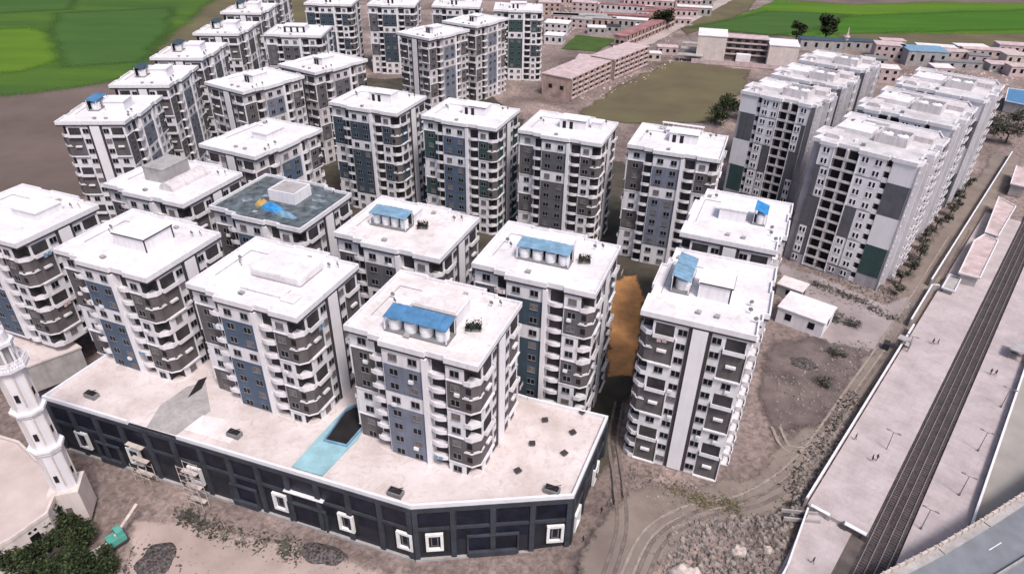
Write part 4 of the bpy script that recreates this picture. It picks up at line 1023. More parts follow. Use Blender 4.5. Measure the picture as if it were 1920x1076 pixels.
tree('tree', G(60, 1040, -3), -4, 6.5, 6.0, 'dark broad tree in the lower left corner in front of the mosque', m='leaf', n=5200, ls=.42, seed=1)
tree('tree', G(140, 1010, -3), -4, 4.5, 5.0, 'lower dark olive tree between the broad tree and the minaret foot', m='leaf', n=3600, ls=.4, seed=2)
tree('tree', G(190, 1060, -3), -4, 2.6, 3.6, 'low dark scrubby tree between the dark broad tree and the container', m='leaf', n=2200, ls=.35, seed=12)
tree('tree', G(110, 1100, -3), -4, 5.5, 5.5, 'dark tree at the very bottom edge left of the wreck', m='leaf', n=3600, ls=.42, seed=9)
tree('tree', G(1546, 78), 0, 17, 8, 'large round dark tree at the edge of the bright green field', n=1500, ls=1.2, seed=3)
tree('tree', G(1491, 80), 0, 13, 5, 'smaller dark tree left of the large round one by the green field', n=1100, ls=1.0, seed=4)
tree('tree', G(1238, 58), 0, 14, 8, 'dark tree beside the town road near the small green plot', n=900, ls=1.2, seed=5)
for i, (px, py, h, rad, lab) in enumerate(((1885, 268, 9, 8, 'grey-green tree clump at the right edge near the blue-roofed kiosk, largest'), (1862, 250, 8, 6, 'grey-green tree left of the clump near the right edge'), (1905, 240, 8, 6, 'grey-green tree right beside the blue-roofed kiosk'),
        (1340, 232, 7, 7, 'dark bush at the corner of the scrub school yard'), (1385, 225, 8, 8, 'dark trees behind the third-row tower nearest the yard'), (1362, 205, 6, 6, 'dark bush by the pale path of the school yard'))):
    tree('tree', G(px, py), 0, h, rad, lab, m='leaf2' if i < 3 else 'leaf', group=None, n=1000, ls=.7, seed=20 + i)
places = ['between the nearest railway-side tower and the road', 'beside the middle railway-side tower', 'beside the farthest railway-side tower']
for i in range(16):
    a = 188 + i * 6.5; b = -23.6 + random.uniform(-1.0, 1.8); X, Y = g2(b, a, R(40.5))
    tree('street_tree', (X, Y), 0, random.uniform(3, 5.5), random.uniform(1.3, 2.2), 'small grey-green street tree in the row %s' % places[min(2, i // 6)], m='leaf2', group='street trees in the row ' + places[min(2, i // 6)], n=260, ls=.5, seed=60 + i)
for i, (px, py, lab) in enumerate(((1530, 500, 'scrubby bush left of the panel tower foot'), (1565, 600, 'scrubby dark bush behind the small white house'), (1600, 612, 'scrubby dark bush right of the small white house'), (1490, 545, 'low bush between two end-on towers'), (1570, 665, 'dry grey bush on the dark lot'), (1545, 720, 'dry grey bush in the middle of the dark lot'))):
    tree('bush', G(px, py), 0, 1.8, 2.4, lab, 'bush', 'leaf2', None, 320, False, .35, 90 + i)
def verge(name, pts, m, n, hmax, lab):
    c = MB(); rnd = random.Random(len(pts) + n)
    P = gp(pts); 
    for i in range(n):
        k = rnd.randrange(len(P) - 1); t = rnd.random(); a, b = P[k], P[k + 1]
        x = a[0] + (b[0] - a[0]) * t + rnd.gauss(0, 1.0); y = a[1] + (b[1] - a[1]) * t + rnd.gauss(0, 1.0); s = rnd.uniform(.2, .5); z = ground_h(x, y) + rnd.random() * hmax * max(0, noise.noise(Vector((x * .3, y * .3, 1))) + .4)
        u = Vector((rnd.uniform(-1, 1), rnd.uniform(-1, 1), rnd.uniform(-.5, .5))) * s; w = Vector((rnd.uniform(-1, 1), rnd.uniform(-1, 1), rnd.uniform(-.5, .5))) * s * .6
        p = Vector((x, y, z)); c.quad([p - u, p - w, p + u, p + w])
    o = c.build(name, M[m]); tag(o, lab, 'vegetation', kind='stuff')
verge('weeds', [(330, 935), (380, 965), (440, 985), (520, 1000), (560, 1015)], 'leaf2', 1500, 1.2, 'dry weeds along the foot of the dark podium wall')
verge('weeds', [(1480, 960), (1500, 880), (1560, 800), (1600, 740)], 'drygreen', 700, .7, 'dark scrub growing along the dirt road beside the railway wall')
verge('weeds', [(1265, 925), (1320, 940), (1380, 950)], 'olive', 700, .5, 'straw and weeds at the foot of the free-standing tower')
verge('weeds', [(1520, 530), (1600, 560), (1680, 600)], 'leaf2', 1200, .8, 'dry weeds on the lot below the nearest railway-side tower')

# ------------------------------------------------------------------ railway, walls, platforms
def strip(b0, b1, a0, a1): return [g2(b0, a0), g2(b1, a0), g2(b1, a1), g2(b0, a1)]
o = MB().prism(strip(-1.7, 3.75, 60, 330), -.3, .10).build('rail_bed', M['ballast']); tag(o, kind='structure')
pf = MB().prism(strip(-12.1, -1.7, 99.5, 262), -.3, .95).build('platform', M['platform']); tag(pf, kind='structure')
pf = MB().prism([g2(-9.6, 60), g2(-3.9, 60), g2(-3.9, 99.5), g2(-11.3, 99.5)], -1.5, .16).build('path', M['platform']); tag(pf, kind='structure')
pf = MB().prism(strip(3.75, 11.4, 60, 330), -.3, .45).build('east_platform', M['platform']); tag(pf, kind='structure')
sheet('rail_land', strip(11.4, 45, 60, 330), mat('grey_grass', (.33, .31, .29), var=.12, scale=.08), .06)
sheet('rail_verge', strip(-3.9, -1.7, 60, 99.5), mat('verge_soil', (.12, .10, .095), var=.2, scale=.4), .07)
rw = [(-1.25, 'first'), (.2, 'second'), (1.7, 'third'), (3.05, 'fourth')]
for (b0, b1, nm) in ((-1.1, .25, 'left-hand railway track on the dark ballast'), (1.55, 2.95, 'right-hand railway track on the dark ballast')):
    x0, y0 = g2(0, 0); tr = empty('railway_track', (*g2((b0 + b1) / 2, 60), .1), -YAW2, nm, 'railway track', 'two railway tracks')
    w = b1 - b0
    for s in (-1, 1): MB().box(s * w / 2 - .05, s * w / 2 + .05, 0, 270, .12, .28).box(s * w / 2 - .1, s * w / 2 + .1, 0, 270, .08, .12).build('rail', M['rail'], tr)
    sl = MB()
    for k in range(400): sl.box(-w / 2 - .35, w / 2 + .35, k * .67, k * .67 + .24, 0, .085)
    so = sl.build('sleepers', M['sleeper'], tr); so['kind'] = 'stuff'
def wall_run(name, pts, h, t, m, lab, z=0, coping=True):
    root = empty(name, (*pts[0], 0), 0, lab, 'wall'); a0 = pts[0]; b = MB(); c = MB(); p_ = MB()
    for i in range(len(pts) - 1):
        a, q = pts[i], pts[i + 1]; L = math.dist(a, q); ang = math.atan2(q[1] - a[1], q[0] - a[0]); cx = ((a[0] + q[0]) / 2 - a0[0], (a[1] + q[1]) / 2 - a0[1])
        b.obox(cx, ang, L / 2, t / 2, z - .5, z + h); c.obox(cx, ang, L / 2 + t * .2, t * .8, z + h, z + h + .14)
        k = max(1, int(L / 4))
        for j in range(k + 1):
            tt = j / k; p_.obox((a[0] + (q[0] - a[0]) * tt - a0[0], a[1] + (q[1] - a[1]) * tt - a0[1]), ang, t * .9, t * .9, z - .5, z + h - .002)
    b.build('panels', M[m], root); 
    if coping: c.build('coping', M['podium_edge'], root)
    p_.build('piers', M[m], root); return root
wall_run('boundary_wall', [g2(-12.5, 99.5), g2(-12.5, 172)], 2.3, .25, 'platform', 'long pale boundary wall between the dirt road and the left platform')
wall_run('boundary_wall', [g2(-13.6, 174), g2(-13.8, 196), g2(-12.3, 197)], 2.3, .25, 'concrete', 'brownish boundary wall stub near the station roofs')
wall_run('boundary_wall', [g2(-14.6, 199), g2(-15.0, 330)], 2.3, .25, 'concrete', 'pale boundary wall running behind the two station roofs')
wall_run('boundary_wall', [g2(-9.2, 60), g2(-9.8, 84), g2(-11.6, 98)], 1.6, .2, 'platform', 'lower pale wall along the path at the bottom edge')
wall_run('boundary_wall', [g2(11.6, 60), g2(11.6, 330)], 1.9, .25, 'platform', 'thin pale wall right of the railway')
wall_run('retaining_wall', [g2(-11.4, 99.3), g2(-8.2, 99.3)], 1.3, .4, 'concrete', 'short wall where the platform steps down')
wall_run('retaining_wall', [g2(-5.4, 99.2), g2(-1.9, 99.2)], 1.4, .5, 'brown', 'short dark wall at the platform end beside the tracks')
# footbridge-like culvert bars at the wall corner
cv = empty('culvert', (*G(1500, 970), 0), -.1, 'low concrete culvert with pale kerbs beside the wall corner', 'culvert')
for y in (-.9, .9): MB().box(-3.2, 3.2, y - .15, y + .15, 0, .8).build('kerb', M['concrete'], cv)
MB().box(-3.2, 3.2, -.75, .75, 0, .1).build('channel', M['trim'], cv)
# station roofs
def shed(pts, h, lab, rm='pink', wall='concrete'):
    P = gp(pts, h)
    if area(P) < 0: P.reverse()
    root = empty('station_shed', (*P[0], 0), 0, lab, 'shed'); Q = [(p[0] - P[0][0], p[1] - P[0][1]) for p in P]
    MB().prism(offset(Q, -.5), 0, h - .3).build('wall', M[wall], root); MB().prism(Q, h - .3, h).build('roof', M[rm], root)
    MB().ring(offset(Q, .05), .3, h, h + .35).build('roof_edge', M['podium_edge'], root); return root
shed([(1797, 512), (1838, 522), (1872, 452), (1845, 440), (1826, 452)], 4.2, 'long pale station roof with a rounded near end beside the tracks')
shed([(1846, 436), (1872, 444), (1905, 388), (1872, 370)], 4.2, 'shorter pale station roof farther up the platform')
shed([(1765, 540), (1790, 548), (1803, 522), (1780, 515)], 2.2, 'small pale round-cornered hut at the near end of the station', 'concrete')
shed([(1894, 345), (1925, 352), (1935, 322), (1905, 312)], 4.2, 'low pale roof at the right edge beyond the station')
shed([(1884, 190), (1935, 200), (1935, 172), (1890, 166)], 5, 'kiosk with a deep blue roof at the right edge', 'canopy')

def shelter(px, py, w, d, lab, z=.95):
    X, Y = G(px, py, z); r = empty('platform_shelter', (X, Y, z), -YAW2, lab, 'shelter')
    MB().box(-w / 2, w / 2, -d / 2, d / 2, 2.6, 2.75).build('roof', M['concrete'], r)
    for x in (-w / 2 + .3, w / 2 - .3):
        for y in (-d / 2 + .4, d / 2 - .4): MB().cyl((x, y), .1, 0, 2.6, 8).build('post', M['steel'], r)
    MB().box(-w / 2 + .6, w / 2 - .6, .3, .7, .4, .5).build('bench', M['trim'], r)
shelter(1692, 652, 3.2, 2.2, 'grey flat-roofed shelter on the left platform against the long wall')
shelter(1905, 668, 3.6, 5.0, 'grey flat-roofed shelter on the strip right of the tracks', .45)
# lamps and people along the railway
def lamp(px, py, lab):
    X, Y = G(px, py, .9); r = empty('lamp_post', (X, Y, .4), -YAW2, lab, 'lamp post', 'lamp posts along the railway')
    MB().cyl((0, 0), .2, 0, .5, 8).cyl((0, 0), .09, .5, 5.2, 8, r2=.06).build('pole', M['steel'], r)
    for s in (-1, 1):
        MB().bar((0, 0, 5.1), (s * 1.0, 0, 5.3), .05).build('arm', M['steel'], r); MB().box(s * 1.0 - .35, s * 1.0 + .35, -.14, .14, 5.22, 5.36).build('lamp_head', M['steel'], r)
for px, py, lab in ((1728, 988, 'double-arm lamp post nearest the bridge, right of the tracks'), (1800, 925, 'second lamp post from the bridge, right of the tracks'), (1835, 842, 'third lamp post from the bridge, right of the tracks'),
        (1878, 760, 'fourth lamp post from the bridge, by the thin right wall'), (1662, 842, 'lamp post on the left platform near the pair of walkers'), (1700, 660, 'lamp post beside the long pale wall on the left platform')): lamp(px, py, lab)

def person(px, py, z, face, lab, top='cloth', leg='cloth', stride=.25):
    X, Y = G(px, py, z); r = empty('person', (X, Y, z), face, lab, 'person')
    me = bpy.data.meshes.new('body')
    V = [(0, 0, .95), (0, 0, 1.15), (0, 0, 1.40), (0, 0, 1.52), (0, .02, 1.68), (.09, 0, .9), (.10, -stride * .5, .5), (.10, -stride, .06), (.10, -stride - .14, .04), (-.09, 0, .9), (-.10, stride * .3, .5), (-.10, stride, .1), (-.10, stride - .13, .05),
         (.19, 0, 1.40), (.25, .08, 1.12), (.24, -.02, .88), (.24, -.05, .80), (-.19, 0, 1.40), (-.25, -.08, 1.12), (-.24, -.12, .88), (-.24, -.15, .80)]
    Ed = [(0, 1), (1, 2), (2, 3), (3, 4), (0, 5), (5, 6), (6, 7), (7, 8), (0, 9), (9, 10), (10, 11), (11, 12), (2, 13), (13, 14), (14, 15), (15, 16), (2, 17), (17, 18), (18, 19), (19, 20)]
    rad = [.15, .13, .16, .06, .105, .095, .07, .045, .035, .095, .07, .045, .035, .065, .045, .035, .03, .065, .045, .035, .03]
    me.from_pydata(V, Ed, []); o = bpy.data.objects.new('body', me); COL.objects.link(o); o.parent = r
    me.materials.append(M[top])
    sk = o.modifiers.new('skin', 'SKIN'); sl = me.skin_vertices[0].data
    for i, q in enumerate(rad): sl[i].radius = (q, q * .8)
    sl[0].use_root = True
    ss = o.modifiers.new('sub', 'SUBSURF'); ss.levels = 1; ss.render_levels = 1
    h = MB(); 
    for k in range(4):
        a0, a1 = k * math.pi / 8, (k + 1) * math.pi / 8
        h.cyl((0, .03), .115 * math.cos(a0), 1.70 + .11 * math.sin(a0), 1.70 + .11 * math.sin(a1), 10, r2=max(.01, .115 * math.cos(a1)))
    h.build('hair', M['trim'], r)
    return r
for i, (px, py, z, lab) in enumerate(((1748, 645, .95, 'left of two dark-clothed people standing on the upper part of the left platform'), (1757, 646, .95, 'right of two dark-clothed people standing on the upper part of the left platform'),
        (1634, 864, .95, 'left of two dark-clothed people on the left platform near the bridge'), (1643, 863, .95, 'right of two dark-clothed people on the left platform near the bridge'),
        (1856, 702, .45, 'left of two dark-clothed people on the strip right of the tracks'), (1865, 704, .45, 'right of two dark-clothed people on the strip right of the tracks'),
        (1523, 1056, .16, 'lone person in dark clothes on the path at the bottom edge'), (1603, 824, .95, 'lone person in dark clothes next to the long pale wall'), (1093, 1016, 0, 'person in dark clothes by the right corner of the dark podium'),
        (1127, 962, 0, 'person in dark clothes walking in the lane beside the podium'))):
    person(px, py, z, .6 * i, lab)
# small dark three-wheeler on the dirt road
rk = empty('auto_rickshaw', (*G(1660, 652), .04), -YAW2 + .2, 'small dark three-wheeled taxi on the dirt road', 'three-wheeler')
b = MB().box(-.65, .65, -1.2, 1.0, .35, .95).box(-.65, .65, -1.2, -1.1, .95, 1.6); b.build('body', M['cloth'], rk); MB().box(-.68, .68, -1.25, .9, 1.6, 1.72).build('roof', M['cloth'], rk)
MB().quad([(-.5, 1.0, .95), (.5, 1.0, .95), (.5, .8, 1.6), (-.5, .8, 1.6)]).build('windscreen', M['glass'], rk)
for x, y in ((-.6, -.8), (.6, -.8), (0, 1.05)):
    w = MB().cyl((0, 0), .26, -.06, .06, 12); w.v = [(zz, xx, yy) for xx, yy, zz in w.v]; w.build('wheel', M['trim'], rk, (x, y, .26))

# ------------------------------------------------------------------ road bridge in the lower right corner
def bridge():
    edge = gp([(1560, 1120), (1650, 1078), (1760, 1022), (1845, 972), (1920, 924), (2010, 860)], 7.0)
    root = empty('road_bridge', (0, 0, 0), 0, 'curving road bridge with a pale parapet in the lower right corner', 'bridge')
    outer = [(x + 26, y - 22) for x, y in edge]
    poly = edge + outer[::-1]
    if area(poly) < 0: poly.reverse()
    MB().prism(poly, 5.6, 7.0 - .9).build('deck', M['concrete'], root); MB().prism(offset(poly, -.3), 6.1, 6.14).build('roadway', M['asphalt'], root)
    b = MB(); k_ = MB(); j_ = MB()
    for i in range(len(edge) - 1):
        a, q = edge[i], edge[i + 1]; L = math.dist(a, q); ang = math.atan2(q[1] - a[1], q[0] - a[0]); c = ((a[0] + q[0]) / 2, (a[1] + q[1]) / 2)
        b.obox(c, ang, L / 2 + .1, .18, 5.4, 7.15); k_.obox((c[0] + .75 * math.sin(ang), c[1] - .75 * math.cos(ang)), ang, L / 2 + .1, .6, 6.14, 6.42)
        n = int(L / 1.6)
        for s in range(n):
            t = (s + .5) / n; j_.obox((a[0] + (q[0] - a[0]) * t, a[1] + (q[1] - a[1]) * t), ang, .12, .26, 6.3, 7.3)
    b.build('parapet', M['stone'], root); k_.build('kerb', M['concrete'], root); j_.build('parapet_posts', M['stone'], root)
    m = MB()
    for px0, py0, px1, py1 in ((1855, 1030, 1878, 1016),):
        a, q = G(px0, py0, 6.2), G(px1, py1, 6.2); ang = math.atan2(q[1] - a[1], q[0] - a[0]); m.obox(((a[0] + q[0]) / 2, (a[1] + q[1]) / 2), ang, math.dist(a, q) / 2, .07, 6.14, 6.15)
    m.build('lane_dash', M['paint'], root)
    a, q = G(1860, 1085, 6.2), G(1925, 1045, 6.2); ang = math.atan2(q[1] - a[1], q[0] - a[0])
    MB().obox(((a[0] + q[0]) / 2, (a[1] + q[1]) / 2), ang, math.dist(a, q) / 2 + 3, .12, 6.14, 6.9).build('median', M['concrete'], root)
    for px, py in ((1700, 1050), (1880, 950)):
        p = G(px, py, 7); 
        MB().cyl((p[0] + 3, p[1] - 3), .8, -.5, 5.6, 14).build('pier', M['concrete'], root)
bridge()

# ------------------------------------------------------------------ small houses near the free-standing tower
def house(px, py, w, d, h, yaw, lab, wm='pink', rm='roof', nwin=3, storeys=1, name='house', cat='house', group=None, z=0, sided=True):
    X, Y = G(px, py, 0); r = empty(name, (X, Y, 0), -yaw, lab, cat, group)
    MB().box(-w / 2, w / 2, -d / 2, d / 2, -.3, h).build('wall', M[wm], r)
    MB().box(-w / 2 - .25, w / 2 + .25, -d / 2 - .25, d / 2 + .25, h, h + .3).build('roof', M[rm], r)
    fh = h / storeys; ww = min(1.6, w / nwin * .5) if nwin else 1
    for s in range(storeys):
        for i in range(nwin):
            MB().box(-ww / 2, ww / 2, -.06, .1, -fh * .22, fh * .22).build('window', M['glass'], r, (-w / 2 + w * (i + .5) / nwin, -d / 2, fh * (s + .55)))
        if sided:
            k = max(1, int(nwin * d / w)) 
            for i in range(k): MB().box(-ww / 2, ww / 2, -.06, .1, -fh * .22, fh * .22).build('window', M['glass'], r, (w / 2, -d / 2 + d * (i + .5) / k, fh * (s + .55)), math.pi / 2)
    return r
house(1506, 602, 11.5, 9.0, 4.2, R(38), 'small white flat-roofed house with two dark windows beside the dark lot', 'white', 'roof', 2)
house(1482, 552, 6.5, 5.0, 3.2, R(38), 'tiny pale shed behind the white flat-roofed house', 'concrete', 'roofdirty', 1)

# brick apartment rows with pinkish fronts
def brick_row(pa, pb, depth, h, lab, st=4, wm='brick', rm='pink', out=.9):
    a, b = G(*pa), G(*pb); L = math.dist(a, b); ang = math.atan2(b[1] - a[1], b[0] - a[0])
    r = empty('brick_block', (*a, 0), ang, lab, 'apartment building')
    MB().box(0, L, 0, depth, -.3, h).build('wall', M[wm], r); MB().box(-.3, L + .3, -.3, depth + .3, h, h + .5).build('roof', M[rm], r)
    n = max(2, int(L / 5.5)); fh = h / st
    for i in range(n + 1): MB().box(-.35, .35, -out, 0, 0, h - .05).build('pier', M[wm], r, (.35 + (L - .7) * i / n, 0, 0))
    for s in range(st): MB().box(0, L, -out + .1, 0, -.2, .7).build('gallery', M['pink'], r, (0, 0, s * fh + .3))
    o = MB()
    for s in range(st):
        for i in range(n): o.box(L * (i + .2) / n, L * (i + .8) / n, -.05, .1, s * fh + 1.1, s * fh + fh - .2)
    k = o.build('window', M['dark'], r); k['kind'] = 'stuff'
    for i in range(2): MB().box(-.05, .05, -1, 1, -1, 1).build('end_window', M['dark'], r, (-.02, depth * (.3 + .4 * i), h * .5))
    return r
brick_row((1068, 188), (1142, 152), 16, 10, 'nearest pinkish brick apartment row with galleries, at the left of the scrub yard')
brick_row((1148, 150), (1212, 122), 14, 10, 'second pinkish brick apartment row, right behind the nearest one')
brick_row((1030, 160), (1062, 185), 3, 4, 'low crumbling brick wall at the foot of the nearest brick row', 1)
brick_row((1172, 92), (1262, 52), 8, 7, 'long narrow building with a dusty red roof along the town road', 2, 'brick', 'redroof')
# school with two pale wings
sc = empty('school', (*G(1392, 116), 0), -R(14), 'cream school with two bright wings and a recessed brown centre', 'school')
MB().box(-27, -11, -6, 14, -.3, 14).build('left_wing', M['beige'], sc); MB().box(13, 29, -4, 14, -.3, 11).build('right_wing', M['beige'], sc); MB().box(-11, 13, 4, 14, -.3, 12).build('centre', M['brown'], sc)
MB().box(-27.3, -10.7, -6.3, 14.3, 14, 14.4).build('left_wing_roof', M['roof'], sc); MB().box(12.7, 29.3, -4.3, 14.3, 11, 11.4).build('right_wing_roof', M['roof'], sc); MB().box(-10.7, 12.7, 3.5, 14.3, 12, 12.4).build('centre_roof', M['pink'], sc)
for s in (3.2, 6.4, 9.6):
    MB().box(-11, 13, 3.3, 4, s - .5, s + .2).build('gallery', M['pink'], sc)
    for i in range(5): MB().box(-1.2, 1.2, -.1, .1, -.7, .7).build('window', M['dark'], sc, (-8.5 + i * 4.7, 3.95, s + 1.2))
MB().box(-29, 30, -12.4, -12, 0, 2.4).build('yard_wall', M['pink'], sc); MB().box(-4, 4, -1, 3, 0, 4).build('porch', M['roof'], sc)
for px, py, lab in ((1300, 92, 'grey slab roof of the topmost open classroom shed left of the school'), (1297, 102, 'grey slab roof of the middle open shed left of the school'), (1293, 114, 'pale slab roof of the lowest open shed left of the school')):
    X, Y = G(px, py); r = empty('open_shed', (X, Y, 0), -R(14), lab, 'shed'); MB().box(-7, 7, -3, 3, 3.2, 3.6).build('roof', M['concrete'], r)
    for x in (-6, 6):
        for y in (-2.5, 2.5): MB().box(x - .2, x + .2, y - .2, y + .2, 0, 3.2).build('post', M['concrete'], r)
# blue sheds at the field edge
for px, py, w, d, h, m, lab in ((1535, 92, 26, 10, 6, 'slate', 'long shed with a dark navy roof below the large round tree'), (1612, 92, 22, 8, 5, 'slate', 'long shed with a dark roof and pale front, right of the navy-roofed one'),
        (1725, 118, 22, 16, 8, 'canopy2', 'light blue roofed shed at the far end of the railway-side towers'), (1700, 104, 12, 8, 5, 'steel', 'grey roofed shed left of the light blue one'), (1790, 128, 26, 6, 4, 'steel', 'low dark grey roofed shed right of the light blue one')):
    house(px, py, w, d, h, R(8), lab, 'concrete', m, 4, 1, 'shed', 'shed')
mn = empty('small_minaret', (*G(1582, 92), 0), 0, 'small cream minaret with a pointed top by the blue sheds', 'minaret')
MB().cyl((0, 0), 1.3, 0, 7, 8).build('shaft', M['beige'], mn); MB().cyl((0, 0), 1.9, 7, 7.8, 8).build('gallery', M['beige'], mn); MB().cyl((0, 0), 1.0, 7.8, 13, 8, r2=.1).build('spire', M['stone'], mn)

# far town at the top edge
town = [(1030, 28, 16, 10, 9, 'brick', 'pink', 'four-storey block with gridded front directly right of the green-panelled far tower'), (1095, 28, 18, 10, 9, 'pink', 'pink', 'pale gridded block second from the far tower at the top edge'),
        (1180, 42, 40, 8, 5, 'brick', 'redroof', 'long low red-brown building in the far town'), (1150, 22, 60, 9, 5, 'pink', 'pink', 'longest pink-roofed hall in the far town at the top edge'), (1250, 30, 44, 8, 5, 'pink', 'redroof', 'low dusty red-roofed hall near the town road'),
        (1118, 62, 12, 8, 4, 'concrete', 'roof', 'small pale house above the little green plot'), (1150, 60, 9, 7, 4, 'concrete', 'trim', 'small dark-roofed house above the little green plot'), (1090, 52, 14, 8, 6, 'pink', 'concrete', 'low grey-roofed house between the gridded blocks and the plot'),
        (1045, 62, 16, 12, 7, 'white2', 'roof', 'white building with a dark doorway right beside the green-panelled far tower'), (1040, 80, 12, 10, 5, 'white2', 'roof', 'low white annex beside the green-panelled far tower'),
        (1290, 15, 20, 9, 6, 'pink', 'pink', 'pink house on the left of the town road at the top edge'), (1325, 10, 10, 8, 5, 'concrete', 'pink', 'small grey house close to the town road at the top edge'), (1210, 8, 46, 8, 6, 'brick', 'redroof', 'dark red hall highest in the far town'),
        (1205, 60, 10, 7, 4, 'pink', 'roofdirty', 'small dusty house left of the roadside tree'), (1278, 46, 12, 7, 4, 'pink', 'pink', 'small pink house between the road and the canal bank'), (1100, 8, 30, 9, 8, 'brick', 'pink', 'brick block cut by the top edge above the gridded blocks'),
        (1190, 112, 9, 7, 4, 'pink', 'roofdirty', 'dusty hut beside the second brick row'), (1250, 100, 12, 7, 4, 'pink', 'pink', 'pink house at the top corner of the scrub yard'), (1225, 112, 8, 6, 4, 'stone', 'roofdirty', 'pale hut on the edge of the scrub yard'),
        (1140, 118, 12, 9, 4, 'pink', 'pink', 'pink single-storey house above the nearest brick row'), (1105, 125, 14, 10, 5, 'pink', 'pink', 'pink flat-roofed house between the green plot and the nearest brick row'), (1165, 104, 10, 8, 4, 'pink', 'roof', 'pale flat-roofed house left of the red-roofed long building'),
        (1660, 108, 16, 12, 8, 'pink', 'pink', 'pink block behind the farthest inner patterned tower'), (1655, 150, 12, 10, 7, 'pink', 'roofdirty', 'dusty block between the inner and outer patterned towers'), (1850, 105, 30, 9, 4, 'pink', 'pink', 'low pink sheds along the field edge at right'),
        (1900, 118, 14, 9, 5, 'stone', 'stone', 'ochre hut at the right edge below the green field'), (1905, 140, 12, 8, 5, 'pink', 'pink', 'orange-pink hut at the right edge above the blue kiosk'), (1780, 108, 18, 8, 4, 'pink', 'pink', 'low pink shed right of the light blue roof')]
rows = [(1040, 6, 3), (1085, 44, 2), (1130, 12, 3), (1165, 32, 3), (1215, 22, 3), (1262, 8, 3), (1300, 28, 2), (1240, 44, 2), (1060, 44, 2), (1125, 50, 2), (1180, 52, 2), (1215, 36, 2), (1150, 2, 3), (1230, -4, 3), (1340, -2, 3), (1190, 18, 2)]
for i, (px, py, st) in enumerate(rows):
    town.append((px, py, random.uniform(16, 40), random.uniform(7, 11), st * 2.9, ('pink', 'brick', 'concrete', 'white2')[i % 4], ('pink', 'redroof', 'roofdirty', 'concrete')[(i * 3) % 4], 'far_row'))
for i, (px, py) in enumerate(((1668, 92), (1750, 100), (1830, 116), (1870, 130), (1760, 140), (1640, 118), (1890, 100), (1815, 98))):
    town.append((px, py, random.uniform(10, 22), random.uniform(7, 10), random.uniform(3, 6), ('pink', 'concrete')[i % 2], ('pink', 'roofdirty', 'steel')[i % 3], 'edge_row'))
for px, py, w, d, h, wm, rm, lab in town:
    if lab in ('far_row', 'edge_row'):
        house(px, py, w, d, h, R(random.uniform(2, 16)), {'far_row': 'long low dusty house among the crowded far town at the top edge', 'edge_row': 'low dusty shed among the clutter along the edge of the bright green field'}[lab], wm, rm, max(2, int(w / 4)), max(1, int(h / 3)), 'town_house', 'house', {'far_row': 'crowded far town houses', 'edge_row': 'sheds along the field edge'}[lab]); continue
    house(px, py, w, d, h, R(random.uniform(2, 16)), lab, wm, rm, max(2, int(w / 4)), max(1, int(h / 3)), 'town_house')
# rubbly town ground
def scatter(name, polys, n, smin, smax, m, lab, cat, zf=None, flat=.3):
    P = gp(polys); xs = [p[0] for p in P]; ys = [p[1] for p in P]; rnd = random.Random(n); c = MB()
    def inside(x, y):
        r = False; j = len(P) - 1
        for i in range(len(P)):
            if (P[i][1] > y) != (P[j][1] > y) and x < (P[j][0] - P[i][0]) * (y - P[i][1]) / (P[j][1] - P[i][1]) + P[i][0]: r = not r
            j = i
        return r
    k = 0
    while k < n:
        x, y = rnd.uniform(min(xs), max(xs)), rnd.uniform(min(ys), max(ys))
        if not inside(x, y): continue
        k += 1; s = smin + (smax - smin) * rnd.random() ** 3; a = rnd.random() * 3.14; z = ground_h(x, y) - .2
        pts = [(x + s * math.cos(a + q) * rnd.uniform(.6, 1), y + s * math.sin(a + q) * rnd.uniform(.6, 1)) for q in (0, 1.3, 2.5, 3.8, 5.1)]
        b0 = len(c.v); top = [(x + (p[0] - x) * .55, y + (p[1] - y) * .55) for p in pts]; zh = z + .25 + s * flat
        c.v += [(*p, z) for p in pts] + [(*p, zh + rnd.uniform(-.1, .1) * s) for p in top]; c.f.append(tuple(b0 + 5 + i for i in range(5))); c.m.append(0)
        for i in range(5): j = (i + 1) % 5; c.f.append((b0 + i, b0 + j, b0 + 5 + j, b0 + 5 + i)); c.m.append(0)
    o = c.build(name, M[m]); tag(o, lab, cat, kind='stuff'); return o
scatter('rubble', [(1225, 1085), (1260, 985), (1350, 960), (1440, 965), (1490, 960), (1475, 1040), (1440, 1085)], 900, .12, 1.0, 'rubble', 'grey brown rubble spread over the lot at the bottom edge', 'rubble')
scatter('stones', [(1120, 1080), (1140, 930), (1300, 925), (1420, 905), (1500, 820), (1600, 690), (1640, 640), (1560, 760), (1500, 870), (1400, 960), (1230, 1040)], 1400, .05, .38, 'rubble', 'small stones strewn over the dirt road', 'stones')
scatter('stones', [(200, 960), (420, 990), (760, 1085), (330, 1085)], 900, .05, .35, 'rubble', 'small stones strewn on the dirt in front of the podium', 'stones')
scatter('rubble', [(1440, 690), (1560, 640), (1640, 640), (1560, 760), (1460, 800)], 500, .15, .7, 'rubble', 'scattered rubble on the dark lot', 'rubble')
scatter('rubble', [(1480, 500), (1540, 510), (1700, 545), (1650, 600), (1500, 550)], 500, .15, .6, 'rubble', 'scattered rubble at the foot of the nearest railway-side tower', 'rubble')
scatter('rubble', [(330, 950), (560, 1010), (760, 1065), (730, 1085), (500, 1030), (330, 970)], 500, .1, .5, 'rubble', 'broken bits along the front of the podium', 'rubble')
scatter('rubble', [(1140, 950), (1180, 870), (1360, 920), (1330, 935), (1200, 960)], 300, .1, .4, 'rubble', 'building waste at the foot of the free-standing tower', 'rubble')
scatter('rubble', [(240, 990), (330, 1000), (330, 1076), (200, 1076)], 400, .1, .6, 'scrap', 'dark broken scrap around the wreck', 'rubble')
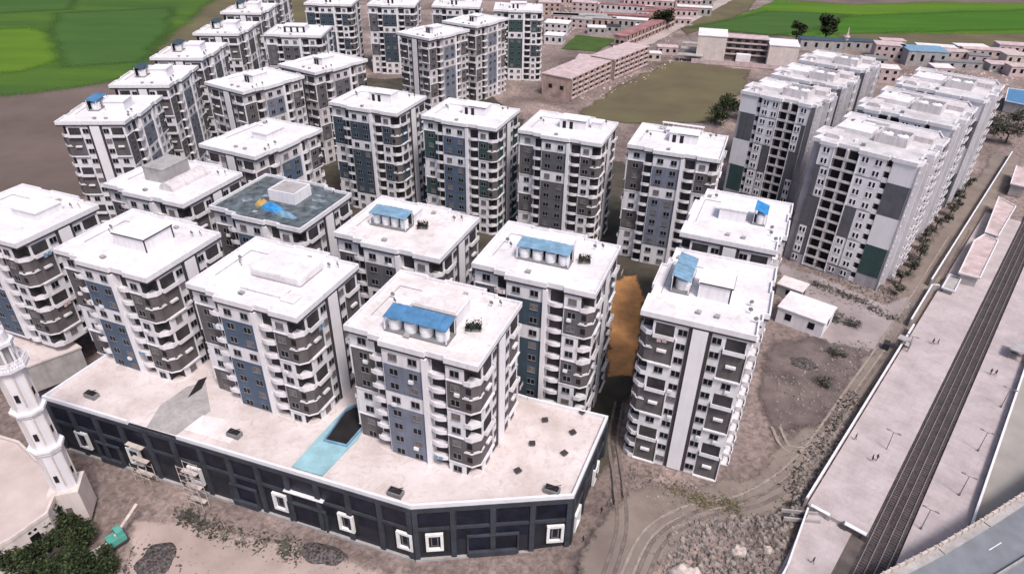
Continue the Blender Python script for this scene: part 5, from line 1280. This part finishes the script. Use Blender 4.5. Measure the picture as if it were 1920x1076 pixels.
scatter('rubble', [(1480, 960), (1510, 850), (1600, 760), (1560, 860), (1520, 940)], 600, .2, .8, 'rubble', 'grey stones between the dirt road and the platform wall', 'rubble')
scatter('rubble', [(1030, 130), (1260, 60), (1300, 110), (1100, 200)], 700, .2, 1.0, 'pink', 'pale rubble and clutter around the brick rows', 'rubble')
scatter('rubble', [(1000, 10), (1330, 0), (1300, 50), (1060, 70)], 500, .3, 1.6, 'pink', 'pale clutter among the far town houses', 'rubble')
scatter('rubble', [(1640, 130), (1720, 110), (1920, 130), (1900, 160), (1720, 170)], 400, .3, 1.5, 'pink', 'pale clutter around the sheds at the field edge', 'rubble')
for px, py, s, lab in ((1384, 1032, 1.6, 'big pale boulder in the rubble at the bottom edge'), (1285, 1078, 2.8, 'large whitish heap of plaster at the bottom edge'), (1440, 1030, .9, 'pale upright chunk right of the big boulder')):
    X, Y = G(px, py); h = lump(s * 2, s * 1.6, s * .8, 12, 10, s); o = h.build('boulder', M['stone'], None, (X, Y, -.1)); tag(o, lab, 'boulder')
for px, py, w, d, h, lab in ((600, 1032, 9, 5, 1.3, 'dark oval heap of scrap in front of the podium'), (290, 1045, 7, 8, 1.6, 'dark purple-brown scrap heap right of the wreck'), (1500, 700, 7, 5, 1.0, 'grey earth mound on the dark lot')):
    X, Y = G(px, py, -3); o = lump(w, d, h, 16, 12, w).build('heap', M['scrap'], None, (X, Y, ground_h(X, Y) - .1), -.3); tag(o, lab, 'heap')
# the wreck and its boom in the lower left
X, Y = G(220, 1015, -3.5)
wk = empty('crane_machine', (X, Y, ground_h(X, Y)), .9, 'teal machine with a raised pale boom near the lower left corner', 'machine')
MB().box(-1.4, 1.4, -1.0, 1.0, .6, 1.9).build('body', M['tealpaint'], wk); MB().box(.2, 1.3, -.9, .9, 1.9, 3.0).build('cab', M['tealpaint'], wk)
MB().box(1.28, 1.36, -.7, .7, 2.1, 2.8).build('cab_window', M['glass'], wk); b = MB().bar((0, 0, 1.9), (5.2, 1.2, 4.6), .32, n=4); b.build('boom', M['stone'], wk)
for y in (-.95, .95): MB().box(-1.7, 1.7, y - .25, y + .25, 0, .6).build('track', M['trim'], wk)
X, Y = G(175, 1050, -3.5); ct = empty('skip_container', (X, Y, ground_h(X, Y)), .75, 'battered white open container on the ground at the lower left', 'container')
MB().ring([(-2.8, -1.1), (2.8, -1.1), (2.8, 1.1), (-2.8, 1.1)], .15, .2, 1.5).build('sides', M['white2'], ct); MB().box(-2.6, 2.6, -.9, .9, .2, .35).build('floor', M['concrete'], ct)
r_ = MB()
for x in (-2.0, -.8, .4, 1.6): r_.box(x, x + .15, -1.2, -1.1, .2, 1.5).box(x, x + .15, 1.1, 1.2, .2, 1.5)
r_.build('ribs', M['white'], ct); lump(4.8, 1.8, 1.2, 10, 8, 4).build('load', M['stone'], ct, (0, 0, .4))
